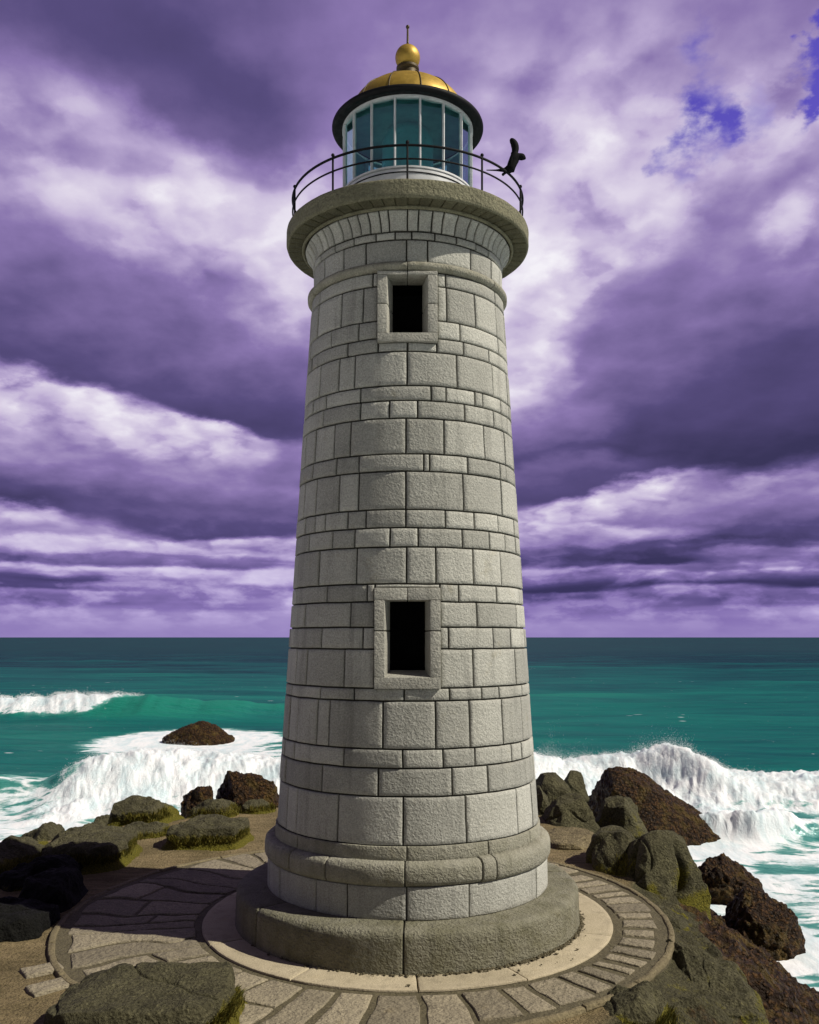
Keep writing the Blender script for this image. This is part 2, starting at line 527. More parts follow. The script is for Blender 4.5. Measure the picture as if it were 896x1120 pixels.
def glass_mat():
    m, t, b, out = new_mat('sea_tinted_glass')
    tr = t.n('ShaderNodeBsdfTransparent', ins={0: (0.60, 1.0, 0.97, 1)})
    gl = t.n('ShaderNodeBsdfGlossy', ins={'Color': (0.70, 1.0, 1.0, 1), 'Roughness': 0.03})
    fr = t.n('ShaderNodeFresnel', ins={'IOR': 1.5})
    co = t.n('ShaderNodeTexCoord').outputs['Object']
    k = t.math('ADD', t.math('MULTIPLY', fr.outputs[0], 1.7), 0.22, clamp=True)
    bp = t.n('ShaderNodeBump', ins={'Strength': 0.05, 'Distance': 0.02, 'Height': t.noise(co, 1.3, 2)})
    t.set(gl.inputs['Normal'], bp.outputs[0])
    mx = t.n('ShaderNodeMixShader', ins={0: k, 1: tr.outputs[0], 2: gl.outputs[0]})
    t.t.links.new(mx.outputs[0], out.inputs[0])
    return m
M['glass'] = glass_mat()

# ------------------------------------------------------------------ masonry blocks
def block(mb, u0, u1, v0, v1, su, sv, fn, gap=0.02, bev=0.03, depth=0.06, res=0.09, amp=0.006, wob=0.008, seed=0, wscale=2.0):
    """one dressed stone: a rounded patch on the surface fn(u, v, off)"""
    U, V = (u1 - u0) * su, (v1 - v0) * sv
    def axis(L):
        g = min(gap, L * 0.2); b = min(bev, L * 0.25)
        s = [g, g + 0.2 * b, g + 0.5 * b, g + b]
        e = [L - x for x in reversed(s)]
        n = max(1, int(round((e[0] - s[-1]) / res)))
        mid = list(np.linspace(s[-1], e[0], n + 1)[1:-1])
        d = [depth, depth * 0.42, depth * 0.12, 0.0]
        return np.array(s + mid + e), np.array(d + [0.0] * len(mid) + d[::-1])
    a, da = axis(U)
    c, dc = axis(V)
    A, C = np.meshgrid(a, c)
    off = -np.maximum(*np.meshgrid(da, dc))
    u = u0 + A / su
    v = v0 + C / sv
    P0 = fn(u, v, np.zeros_like(u))
    if wob:
        u = u + perlin(P0 * wscale, 5) * wob / su
        v = v + perlin(P0 * wscale + 40, 6) * wob / sv
    proud = rng.uniform(-0.012, 0.012)
    nz = fbm(P0 * 3.1 + seed, 3, 9)
    off = off + proud + amp * nz * (off > -0.001)
    mb.grid(fn(u, v, off))

def wall_R(z):
    return 3.54 - (z - 2.6) * 0.0672

def cone_fn(Rf):
    def fn(th, z, off):
        R = Rf(z) + off
        return v3(TX + R * np.sin(th), TY - R * np.cos(th), z)
    return fn

def ring_fn(prof):
    """prof(v) -> (r, z, nr, nz) along a lathe profile"""
    def fn(th, v, off):
        r, z, nr, nz = prof(v)
        R = r + off * nr
        return v3(TX + R * np.sin(th), TY - R * np.cos(th), z + off * nz)
    return fn

def lathe(mb, prof, seg=128, amp=0.0, ox=TX, oy=TY, close=False):
    prof = np.asarray(prof, dtype=np.float64)
    th = np.linspace(0, 2 * PI, seg, endpoint=False)
    r, z = prof[:, 0][:, None], prof[:, 1][:, None]
    P = np.stack([ox + r * np.sin(th), oy - r * np.cos(th), z + 0 * th], -1)
    if amp:
        n = fbm(P * 2.2, 3, 21)[..., None] * amp
        d = P - np.array([ox, oy, 0]); d[..., 2] = 0
        d /= np.linalg.norm(d, axis=-1)[..., None] + 1e-9
        P = P + d * n
    mb.grid(P, close_u=True, flip=False, close_v=close)
    return P

def th_of(x, R):
    """wall angle whose point is seen at photo pixel column x"""
    k = (x - 448) / F
    lo, hi = -1.45, 1.45
    for _ in range(50):
        m = (lo + hi) / 2
        val = (TX + R * math.sin(m)) / (TY - R * math.cos(m))
        if val < k: lo = m
        else: hi = m
    return (lo + hi) / 2

def z_front(y, R=None):
    """height of the wall's front line seen at photo row y"""
    if R is not None:
        return EYE + (HOR - y) / F * (TY - R)
    z = EYE
    for _ in range(30):
        z = EYE + (HOR - y) / F * (TY - wall_R(z))
    return z

light = empty('lighthouse', (TX, TY, 0), 'tall tapering grey granite lighthouse with a gilded dome, standing on the paved terrace', 'lighthouse')
def part(mb, name, mat, parent=light, smooth=True, sharp=None):
    o = mb.build(name, mat, None, smooth, sharp)
    # vertices stay in world space: undo the parent's offset
    o.parent = parent
    base = Vector((TX, TY, 0))
    if parent is light:
        o.matrix_parent_inverse = Matrix.Translation(-base)
    return o

# ---- windows (two)
WIN = [  # z bottom, z top of frame; outer half width; opening half width front/back; opening z bottom/top front, back; depth
    dict(zb=14.80, zt=16.56, hw=0.735, of=0.50, ob=0.37, ozb=15.02, ozt=16.47, ozb2=15.06, ozt2=16.47, dep=0.72),
    dict(zb=6.37, zt=8.78, hw=0.790, of=0.545, ob=0.425, ozb=6.645, ozt=8.49, ozb2=6.80, ozt2=8.47, dep=0.66),
]
def win_at(z0, z1):
    for wd in WIN:
        if z1 > wd['zb'] + 0.02 and z0 < wd['zt'] - 0.02:
            return wd

# ---- wall courses
ys = [296, 311, 349, 368.5, 384, 421, 437.5, 457, 496, 515, 557, 577, 598, 638.5, 658, 686, 710, 753, 767, 820, 841, 872, 926]
joints = [
    [350, 407.7, 487.6, 541.7], [348, 373, 397, 488.7, 520, 543], [362.7, 392.4, 503, 545], [347.4, 380, 443, 507, 535],
    [350.5, 370.8, 388, 445.3, 500, 539], [343, 357, 394, 472, 488, 519.5, 528, 548], [354, 394, 426, 457, 508.5, 540],
    [345, 365.5, 383, 444, 486, 530, 552.6], [342.6, 368, 392.5, 463.5, 470, 512, 547, 553.5], [333, 346, 371, 392, 444, 507, 549],
    [334, 345, 356, 380, 400, 444, 487.5, 519, 545, 562.5], [338, 364, 388, 426.6, 457.5, 506, 535.6, 553],
    [326, 349, 390, 445, 477, 518, 548], [324, 357.5, 401.6, 502, 543.4], [334, 383.4, 521.6, 564.7], [321.6, 352, 397, 491, 539.7],
    [335.6, 376.6, 518, 564], [319.4, 350.5, 387, 442, 492, 527, 546, 571], [326, 347, 360, 418.7, 477, 514, 549.5, 571],
    [322, 376, 440.5, 485, 520, 560, 571], [312.5, 352, 413.5, 495, 534, 575], [325, 369.6, 441, 510, 566]]
wall = MB()
fn = cone_fn(wall_R)
for i in range(len(ys) - 1):
    z1, z0 = z_front(ys[i]), z_front(ys[i + 1])
    zm = (z0 + z1) / 2
    R = wall_R(zm)
    th = sorted(th_of(x, R) for x in joints[i])
    # the side the photo does not show
    a = th[-1]
    end = th[0] + 2 * PI
    Lh = z1 - z0
    while end - a > 0.9 * 1.6 / R:
        a += rng.uniform(0.6, 1.5) / R * (1.35 if Lh > 0.7 else 1.0)
        if end - a > 0.35 / R: th.append(a)
    th.append(th[0] + 2 * PI)
    wd = win_at(z0, z1)
    for a0, a1 in zip(th[:-1], th[1:]):
        pieces = [(a0, a1, z0, z1)]
        if wd:
            ta = math.asin((wd['hw'] + 0.012) / (R + 0.05))
            pieces = []
            if a0 < -ta: pieces.append((a0, min(a1, -ta), z0, z1))
            if a1 > ta: pieces.append((max(a0, ta), a1, z0, z1))
        for q in pieces:
            if (q[1] - q[0]) * R < 0.06: continue
            block(wall, *q, R, 1.0, fn, gap=0.017, bev=0.016, depth=0.065, amp=0.009, wob=0.009)
    if wd:
        ta = math.asin((wd['hw'] + 0.012) / (R + 0.05))
        if z1 > wd['zt'] + 0.08:
            block(wall, -ta, ta, wd['zt'] - 0.01, z1, R, 1.0, fn, gap=0.02, bev=0.03)
        if z0 < wd['zb'] - 0.08:
            block(wall, -ta, 0, z0, wd['zb'] + 0.01, R, 1.0, fn, gap=0.02, bev=0.03)
            block(wall, 0, ta, z0, wd['zb'] + 0.01, R, 1.0, fn, gap=0.02, bev=0.03)
part(wall, 'wall', M['granite'])
# mortar core behind the stones, open at the windows
core = MB()
zs = sorted({2.0, 18.0} | set(np.linspace(2.0, 18.0, 30)) | {z for wd in WIN for z in (wd['ozb'] - 0.1, wd['ozt'] + 0.1)})
tas = [math.asin((wd['of'] + 0.1) / wall_R((wd['zb'] + wd['zt']) / 2)) for wd in WIN]
ths = sorted({*np.linspace(-PI, PI, 97)[:-1]} | {s * t_ for t_ in tas for s in (-1, 1)})
ths = np.array(ths + [ths[0] + 2 * PI]); zs = np.array(zs)
T_, Z_ = np.meshgrid(ths, zs)
Pc = fn(T_, Z_, np.full_like(T_, -0.050))
idx = np.arange(T_.size).reshape(T_.shape)
qs = []
for a in range(len(zs) - 1):
    for b in range(len(ths) - 1):
        tm, zm = (ths[b] + ths[b + 1]) / 2, (zs[a] + zs[a + 1]) / 2
        if any(abs(tm) < t_ and wd['ozb'] - 0.1 < zm < wd['ozt'] + 0.1 for wd, t_ in zip(WIN, tas)):
            continue
        qs.append((idx[a, b], idx[a, b + 1], idx[a + 1, b + 1], idx[a + 1, b]))
core.add(Pc.reshape(-1, 3), [np.array(qs)])
part(core, 'mortar', M['mortar'])

def hexa(bm, v8, bev=0.02, seg=2):
    """bevelled block from 8 corners: front four (ccw from lower left) then back four"""
    vs = [bm.verts.new(p) for p in v8]
    fs = [(0, 1, 2, 3), (5, 4, 7, 6), (4, 0, 3, 7), (1, 5, 6, 2), (3, 2, 6, 7), (4, 5, 1, 0)]
    faces = [bm.faces.new([vs[i] for i in f]) for f in fs]
    if bev:
        es = list({e for f in faces for e in f.edges})
        bmesh.ops.bevel(bm, geom=es, offset=bev, segments=seg, affect='EDGES', profile=0.6)

def bm_obj(name, bm, mat, parent, smooth=False, world=True):
    bmesh.ops.recalc_face_normals(bm, faces=bm.faces)
    me = bpy.data.meshes.new(name)
    bm.to_mesh(me); bm.free()
    for p in me.polygons: p.use_smooth = smooth
    if smooth: me.set_sharp_from_angle(angle=math.radians(40))
    me.materials.append(mat)
    o = bpy.data.objects.new(name, me)
    COL.objects.link(o)
    o.parent = parent
    return o

for wi, wd in enumerate(WIN):
    zc = (wd['zb'] + wd['zt']) / 2
    def fy(z, d=0.0):
        return TY - (wall_R(z) + 0.055) + d
    def quad(x0a, x1a, z0a, z1a, x0b, x1b, z0b, z1b, dep):
        return [(TX + x0a, fy(z0a), z0a), (TX + x1a, fy(z0a), z0a), (TX + x1a, fy(z1a), z1a), (TX + x0a, fy(z1a), z1a),
                (TX + x0b, fy(z0a, dep), z0b), (TX + x1b, fy(z0a, dep), z0b), (TX + x1b, fy(z1a, dep), z1b), (TX + x0b, fy(z1a, dep), z1b)]
    hw, of, ob, dep = wd['hw'], wd['of'], wd['ob'], wd['dep']
    bm = bmesh.new()
    zsplit = wd['ozb'] + (wd['ozt'] - wd['ozb']) * (0.60 if wi else 0.5)
    g = 0.006
    # lintel in two stones, sill, jambs in two stones each
    hexa(bm, quad(-hw, -g, wd['ozt'], wd['zt'], -hw, -g, wd['ozt2'], wd['zt'], dep))
    hexa(bm, quad(g, hw, wd['ozt'], wd['zt'], g, hw, wd['ozt2'], wd['zt'], dep))
    hexa(bm, quad(-hw, hw, wd['zb'], wd['ozb'], -hw, hw, wd['zb'], wd['ozb2'], dep))
    for (z0, z1, za, zb) in ((wd['ozb'] - 0.0, zsplit - g, wd['ozb2'], zsplit - g), (zsplit + g, wd['ozt'], zsplit + g, wd['ozt2'])):
        hexa(bm, quad(-hw, -of, z0 + g, z1 - g, -hw, -ob, z0 + g, z1 - g, dep))
        hexa(bm, quad(of, hw, z0 + g, z1 - g, ob, hw, z0 + g, z1 - g, dep))
    fr = bm_obj('window', bm, M['frame'], light, True)
    fr.matrix_parent_inverse = Matrix.Translation((-TX, -TY, 0))
    # the dark room behind the opening: a box open to the front
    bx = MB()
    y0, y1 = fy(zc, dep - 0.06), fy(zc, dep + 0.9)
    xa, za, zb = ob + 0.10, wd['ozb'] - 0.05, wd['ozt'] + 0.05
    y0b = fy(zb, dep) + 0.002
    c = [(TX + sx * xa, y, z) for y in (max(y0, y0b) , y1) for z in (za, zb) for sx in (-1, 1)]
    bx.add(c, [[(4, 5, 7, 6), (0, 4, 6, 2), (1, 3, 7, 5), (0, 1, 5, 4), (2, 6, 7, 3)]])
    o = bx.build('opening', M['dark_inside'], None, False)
    o.parent = fr

# ---- base: plinth, dado, moulding, band
def arc(cx, cz, r, a0, a1, n):
    t = np.linspace(math.radians(a0), math.radians(a1), n)
    return [(cx + r * math.cos(k), cz + r * math.sin(k)) for k in t]
def resample(prof, step=0.07):
    out = [prof[0]]
    for p, q in zip(prof[:-1], prof[1:]):
        n = max(1, int(math.hypot(q[0] - p[0], q[1] - p[1]) / step))
        for k in range(1, n + 1):
            out.append((p[0] + (q[0] - p[0]) * k / n, p[1] + (q[1] - p[1]) * k / n))
    return out
def prof_fn(prof):
    pr = np.array(resample(prof, 0.02))
    d = np.concatenate([[0], np.cumsum(np.linalg.norm(np.diff(pr, axis=0), axis=1))])
    tg = np.gradient(pr, axis=0); tg /= np.linalg.norm(tg, axis=1)[:, None]
    def f(v):
        r = np.interp(v, d, pr[:, 0]); z = np.interp(v, d, pr[:, 1])
        tr = np.interp(v, d, tg[:, 0]); tz = np.interp(v, d, tg[:, 1])
        return r, z, tz, -tr
    return f, d[-1]
def ring_blocks(mb, prof, thetas, **kw):
    f, L = prof_fn(prof)
    Rm = float(np.mean([p[0] for p in prof]))
    for a0, a1 in zip(thetas[:-1], thetas[1:]):
        block(mb, a0, a1, 0, L, Rm, 1.0, ring_fn(f), **kw)
def around(th, step):
    """continue visible joints round the back"""
    th = sorted(th); a = th[-1]; end = th[0] + 2 * PI
    while end - a > step * 1.5:
        a += step * rng.uniform(0.75, 1.3); th.append(a)
    th.append(end)
    return th

pl = MB()
ring_blocks(pl, [(4.64, -0.1)] + [(4.62, 0.3)] + arc(4.46, 0.86, 0.14, 0, 90, 6) + [(3.6, 1.015)],
            around([-0.02, 1.75], 1.6), gap=0.014, bev=0.03, depth=0.05, amp=0.012, res=0.10, wob=0.004)
part(pl, 'plinth', M['plinth'])
pc = MB(); lathe(pc, [(4.60, -0.1), (4.58, 0.82), (4.46, 0.96), (3.5, 0.97)], 96)
part(pc, 'mortar', M['mortar'])

dd = MB()
ring_blocks(dd, [(3.785, 1.00), (3.775, 1.80)], around([th_of(x, 3.78) for x in (306, 345.6, 379.5, 445, 513.5, 587)], 0.4), gap=0.012, bev=0.02, depth=0.05)
part(dd, 'dado', M['granite'])
dc = MB(); lathe(dc, [(3.74, 0.97), (3.73, 1.9)], 96); part(dc, 'mortar', M['mortar'])

mo = MB()
mprof = [(3.70, 1.785)] + arc(3.68, 1.955, 0.185, -80, 0, 6) + arc(3.68, 2.17, 0.185, 10, 82, 7) + [(3.56, 2.375)]
ring_blocks(mo, mprof, around([th_of(x, 3.8) for x in (357, 443, 527, 542)], 0.55), gap=0.012, bev=0.02, depth=0.05, amp=0.012, wob=0.012)
part(mo, 'base_moulding', M['trim'])
mc = MB(); lathe(mc, [(3.66, 1.80), (3.80, 1.9), (3.80, 2.2), (3.6, 2.33), (3.5, 2.34)], 96); part(mc, 'mortar', M['mortar'])
bd = MB()
ring_blocks(bd, [(3.60, 2.34), (3.575, 2.70)], around([th_of(x, 3.6) for x in (325, 445, 535)], 0.6), gap=0.010, bev=0.02, depth=0.05)
part(bd, 'base_band', M['trim'])

# ---- string course under the drum
sc = MB()
ring_blocks(sc, [(2.55, 16.575)] + arc(2.60, 16.70, 0.115, -75, 75, 8) + [(2.55, 16.825)], around([0.0], 0.8), gap=0.006, bev=0.012, depth=0.03, amp=0.004)
part(sc, 'string_course', M['trim'])

# ---- upper drum
ud = MB()
drumR = lambda z: 2.56 + 0 * z
dfn = cone_fn(drumR)
th = around([th_of(x, 2.56) for x in (355.5, 376, 400, 444.7, 468, 515, 537.7)], 0.33)
for a0, a1 in zip(th[:-1], th[1:]):
    block(ud, a0, a1, 16.80, 17.37, 2.56, 1, dfn, gap=0.016, bev=0.018, depth=0.06, amp=0.008, wob=0.006)
th = around([th_of(x, 2.58) for x in (366, 387, 411, 432, 450.6, 476, 500, 521, 535)], 0.24)
for a0, a1 in zip(th[:-1], th[1:]):
    block(ud, a0, a1, 17.37, 17.56, 2.58, 1, cone_fn(lambda z: 2.575 + 0 * z), gap=0.016, bev=0.026, depth=0.05, wob=0.005)
part(ud, 'drum', M['granite'])
# voussoirs flaring out under the deck
vo = MB()
f, L = prof_fn([(2.58, 17.56), (2.61, 17.72), (2.68, 17.86), (2.80, 17.99)])
a = 0.0; th = [0.0]
while a < 2 * PI - 0.1:
    a += rng.uniform(0.075, 0.145); th.append(a)
th[-1] = 2 * PI
for a0, a1 in zip(th[:-1], th[1:]):
    block(vo, a0, a1, 0.0, L, 2.66, 1, ring_fn(f), gap=0.015, bev=0.025, depth=0.06, wob=0.012)
part(vo, 'corbel_course', M['granite'])
cc = MB(); lathe(cc, [(2.52, 16.7), (2.52, 17.55), (2.55, 17.72), (2.63, 17.88), (2.75, 18.02), (2.75, 18.1)], 96); part(cc, 'mortar', M['mortar'])

# ---- gallery deck
dk = MB()
P_ = lathe(dk, resample([(2.8, 18.09), (3.22, 18.09)] + arc(3.22, 18.13, 0.06, -90, 0, 4) + [(3.28, 18.42)] + arc(3.22, 18.46, 0.06, 0, 90, 4) + [(1.4, 18.52)], 0.05), 200, amp=0.012)
deck = part(dk, 'gallery_deck', M['deck'], sharp=50)
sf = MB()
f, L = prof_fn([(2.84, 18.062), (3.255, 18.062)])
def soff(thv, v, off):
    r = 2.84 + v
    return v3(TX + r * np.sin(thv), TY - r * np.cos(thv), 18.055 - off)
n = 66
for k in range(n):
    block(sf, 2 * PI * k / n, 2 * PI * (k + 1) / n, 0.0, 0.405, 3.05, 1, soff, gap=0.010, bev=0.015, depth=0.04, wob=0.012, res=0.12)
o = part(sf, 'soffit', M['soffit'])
rg = MB()
lathe(rg, arc(2.83, 18.03, 0.045, -150, 150, 9), 128)
part(rg, 'corbel_ring', M['deck'])

# ---- gallery railing
rail = MB()
RR = 3.12
tt = np.linspace(0, 2 * PI, 160, endpoint=False)
rail.tube(v3(TX + RR * np.sin(tt), TY - RR * np.cos(tt), 19.38), 0.030, 8, closed=True)
ro = part(rail, 'railing', M['black_iron'])
rm = MB(); rm.tube(v3(TX + RR * np.sin(tt), TY - RR * np.cos(tt), 19.055), 0.022, 8, closed=True)
o = rm.build('mid_rail', M['black_iron']); o.parent = ro
for k in range(10):
    a = 2 * PI * k / 10
    x, y = TX + RR * math.sin(a), TY - RR * math.cos(a)
    pm = MB()
    pm.tube([(x, y, 18.50), (x, y, 18.54), (x, y, 18.545), (x, y, 19.38), (x, y, 19.44)], [0.06, 0.06, 0.026, 0.026, 0.020], 10)
    pm.tube([(x, y, 19.405), (x, y, 19.43), (x, y, 19.46), (x, y, 19.485), (x, y, 19.495)], [0.02, 0.04, 0.045, 0.03, 0.004], 10)
    o = pm.build('post', M['black_iron'], sharp=40); o.parent = ro

# ---- lantern
lb = MB()
lathe(lb, resample([(1.72, 18.5), (1.79, 18.5), (1.79, 19.50), (1.70, 19.56)], 0.3), 17 * 6)
lan = part(lb, 'lantern_base', M['white_paint'], sharp=30)
lr = MB()
lathe(lr, [(1.78, 19.40), (1.805, 19.405), (1.805, 19.43), (1.78, 19.435)], 17 * 6)
o = lr.build('seam', M['black_iron']); o.parent = lan
NP = 17
RG = 1.74
fr_ = MB()
z0, z1 = 19.56, 21.36
pang = [2 * PI * (k + 0.5) / NP for k in range(NP)]
cpt = lambda a, r, z: (TX + r * math.sin(a), TY - r * math.cos(a), z)
def radial_bar(mb, a, r0, r1, hw_, za, zb):
    ca, sa = math.cos(a), math.sin(a)
    t = np.array([ca, sa, 0]); rd = np.array([sa, -ca, 0]); c0 = np.array([TX, TY, 0])
    v = [c0 + rd * r + t * s * hw_ + np.array([0, 0, z]) for z in (za, zb) for r in (r0, r1) for s in (-1, 1)]
    mb.add(v, [[(0, 2, 3, 1), (4, 5, 7, 6), (0, 1, 5, 4), (2, 6, 7, 3), (0, 4, 6, 2), (1, 3, 7, 5)]])
lathe(fr_, [(1.66, 19.54), (1.80, 19.54), (1.80, 19.585), (1.66, 19.585)], NP * 4)
lathe(fr_, [(1.68, 21.335), (1.785, 21.335), (1.785, 21.42), (1.68, 21.42)], NP * 4)
lfr = part(fr_, 'lantern_frame', M['white_paint'], sharp=30)
for k in range(NP):
    b = MB()
    radial_bar(b, pang[k], 1.70, 1.765, 0.026, 19.575, 21.33)
    radial_bar(b, pang[k], 1.75, 1.795, 0.011, 19.57, 21.335)
    o = b.build('mullion', M['white_paint'], None, False); o.parent = lfr
    b = MB()
    a0, a1 = pang[k] - 2 * PI / NP, pang[k]
    v = [cpt(a0, RG, 19.58), cpt(a1, RG, 19.58), cpt(a1, RG, 21.32), cpt(a0, RG, 21.32)]
    b.add(v, [[(0, 1, 2, 3)]])
    o = b.build('pane', M['glass'], None, False); o.parent = lfr
le = MB()
lathe(le, [(0.0, 19.52), (0.50, 19.52), (0.52, 19.8), (0.64, 19.95), (0.70, 20.4), (0.70, 21.1), (0.6, 21.36), (0.0, 21.41)], 48)
part(le, 'lamp_lens', M['lens'])
fl_ = MB(); lathe(fl_, [(0.0, 19.50), (1.75, 19.50)], 51); part(fl_, 'lantern_floor', M['ceiling'])
ce = MB(); lathe(ce, [(0.0, 21.46), (1.72, 21.40)], 51); part(ce, 'lantern_ceiling', M['ceiling'])

# ---- roof
rb = MB()
lathe(rb, resample([(1.62, 21.43), (1.95, 21.36)] + arc(1.98, 21.44, 0.085, -80, 80, 8) + [(1.85, 21.585), (1.58, 21.66)], 0.2), 120)
roof = part(rb, 'roof_brim', M['black_iron'], sharp=50)
dm = MB()
dprof = [(1.62 * math.cos(t), 21.60 + 1.12 * math.sin(t)) for t in np.linspace(0, PI / 2 * 0.94, 28)]
lathe(dm, dprof, 96)
dome = part(dm, 'dome', M['gold'])
for k in range(12):
    a = 2 * PI * (k + 0.42) / 12
    b = MB()
    b.tube([cpt(a, r * 1.004, z + 0.004) for r, z in dprof], 0.016, 6)
    o = b.build('seam', M['gold_seam']); o.parent = dome
fi = MB()
lathe(fi, [(0.36, 22.66), (0.36, 22.74), (0.30, 22.78), (0.27, 22.95), (0.27, 23.06), (0.31, 23.10), (0.31, 23.16), (0.2, 23.18)], 40)
fin = part(fi, 'finial', M['gold_seam'], sharp=40)
b = MB(); lathe(b, [(max(0.34 * math.sin(t), 0.0), 23.44 - 0.33 * math.cos(t)) for t in np.linspace(0.02, PI - 0.02, 24)], 40)
o = b.build('ball', M['gold']); o.parent = fin
b = MB(); b.tube([(TX, TY, 23.76), (TX, TY, 23.86), (TX, TY, 24.25)], [0.045, 0.032, 0.026], 10)
lathe(b, [(0.052 * math.sin(t), 24.29 - 0.052 * math.cos(t)) for t in np.linspace(0.05, PI - 0.05, 8)], 12)
o = b.build('spike', M['gold_seam']); o.parent = fin

# ------------------------------------------------------------------ bird on the rail
def make_bird():
    k = 0.0232
    ax = th_of(555, RR)
    bx, by = TX + RR * math.sin(ax), TY - RR * math.cos(ax)
    def p(x, y, d=0.0):
        return (bx + (x - 555) * k, by + d, 19.41 + (190.0 - y) * k)
    V = [p(558, 187), p(561, 181.5), p(564, 176), p(566.5, 173.5), p(570, 174), p(572.5, 174.5), p(575.5, 176.5),   # body, neck, head, beak
         p(553, 188.5), p(543, 188.8), p(532, 188.6),                                             # tail
         p(563.5, 171), p(564.3, 165), p(562.5, 159.5), p(559.5, 156.5), p(557.6, 157.5),                 # raised wing
         p(563, 172, .10), p(565, 166, .26), p(563, 161, .40),                                   # far wing
         p(555, 190.5, -.02), p(552, 192.5, -.03), p(549, 195.0, -.03),                                # hanging leg
         p(557, 190, .03), p(556, 191.5, .04)]
    E = [(0, 1), (1, 2), (2, 3), (3, 4), (4, 5), (5, 6), (0, 7), (7, 8), (8, 9), (2, 10), (10, 11), (11, 12), (12, 13), (13, 14), (2, 15), (15, 16), (16, 17),
         (0, 18), (18, 19), (19, 20), (0, 21), (21, 22)]
    Rr = [.105, .118, .108, .085, .092, .088, .014, .060, .022, .012, .100, .106, .110, .095, .06, .09, .11, .09, .045, .035, .042, .035, .02]
    me = bpy.data.meshes.new('bird')
    o0 = Vector((bx, by, 19.41))
    me.from_pydata([Vector(v) - o0 for v in V], E, [])
    o = bpy.data.objects.new('bird', me)
    COL.objects.link(o)
    o.location = o0
    me.materials.append(M['bird'])
    o.modifiers.new('skin', 'SKIN').use_smooth_shade = True
    for i, r in enumerate(Rr):
        me.skin_vertices[0].data[i].radius = (r, r)
    me.skin_vertices[0].data[1].use_root = True
    s = o.modifiers.new('sub', 'SUBSURF'); s.levels = 2; s.render_levels = 2
    tag(o, 'black bird balancing on the gallery railing with one wing raised and its tail stretched out', 'bird')
make_bird()

# ------------------------------------------------------------------ headland
OUT = np.array([(-17.5, 1), (-17.0, 14), (-16.5, 24), (-15.6, 30), (-13.4, 34.5), (-11, 37.5), (-7, 41), (-4, 43), (1, 43.5), (5.2, 41), (6.6, 36), (6.8, 31),
                (6.9, 27), (6.7, 23.5), (5.2, 20.3), (3.3, 17.4), (2.6, 12), (2.2, 4), (2, 1)], dtype=float)
def sdist(X, Y):
    """signed distance to the edge of the flat top (negative inside)"""
    X = np.asarray(X, float); Y = np.asarray(Y, float)
    best = np.full(X.shape, 1e9); inside = np.zeros(X.shape, bool)
    n = len(OUT)
    for i in range(n):
        a, b = OUT[i], OUT[(i + 1) % n]
        ab = b - a
        t = np.clip(((X - a[0]) * ab[0] + (Y - a[1]) * ab[1]) / (ab @ ab), 0, 1)
        d = np.hypot(X - a[0] - t * ab[0], Y - a[1] - t * ab[1])
        best = np.minimum(best, d)
        cond = (a[1] > Y) != (b[1] > Y)
        xi = a[0] + (Y - a[1]) / (b[1] - a[1] + 1e-12) * ab[0]
        inside ^= cond & (X < xi)
    return np.where(inside, -best, best)
PC, PR = np.array([TX - 1.15, TY + 0.3]), 8.2     # outer circle of the paving
def terrain_z(X, Y):
    p = v3(X, Y, 0.0)
    d = sdist(X, Y) + (0.9 * perlin(p * 0.33, 2) + 0.35 * perlin(p * 1.1, 3)) * (1 - .55 * sstep(0, 5, X))
    right = sstep(0, 5, X)
    slope = 1.1 * (1 - right) + 0.66 * right
    out = np.maximum(d, 0)
    z = -slope * np.power(out, 1.05) - 0.06
    rough = sstep(0.1, 1.5, d)
    z = z + rough * (0.55 * fbm(p * 0.55, 4, 31, ridged=True) + 0.26 * fbm(p * 1.9, 3, 33, ridged=True))
    inp = sstep(0.0, 1.2, np.hypot(X - PC[0], Y - PC[1]) - PR)
    z = z + (1 - rough) * inp * (0.07 * fbm(p * 0.6, 4, 35) + 0.02 * fbm(p * 4, 3, 36))
    return np.maximum(z, -7.0), d
xs = np.arange(-30, 20.01, 0.10)
yy = np.concatenate([np.arange(-4, 13, 0.35), np.arange(13, 54.01, 0.10)])
X_, Y_ = np.meshgrid(xs, yy)
Zt, dt = terrain_z(X_, Y_)
# weed-covered rock on the sea side: small knobbly lumps
pk = v3(X_, Y_, Zt)
weedy = sstep(-0.25, -1.0, Zt + 0.5 * perlin(pk * 0.7, 41))
Zt = Zt + weedy * (0.16 * fbm(pk * 2.6, 3, 42, ridged=True) + 0.07 * perlin(pk * 7.0, 43))
tm = MB()
tm.grid(np.stack([X_, Y_, Zt], -1), weed=weedy, edge=sstep(-0.6, 0.5, dt))

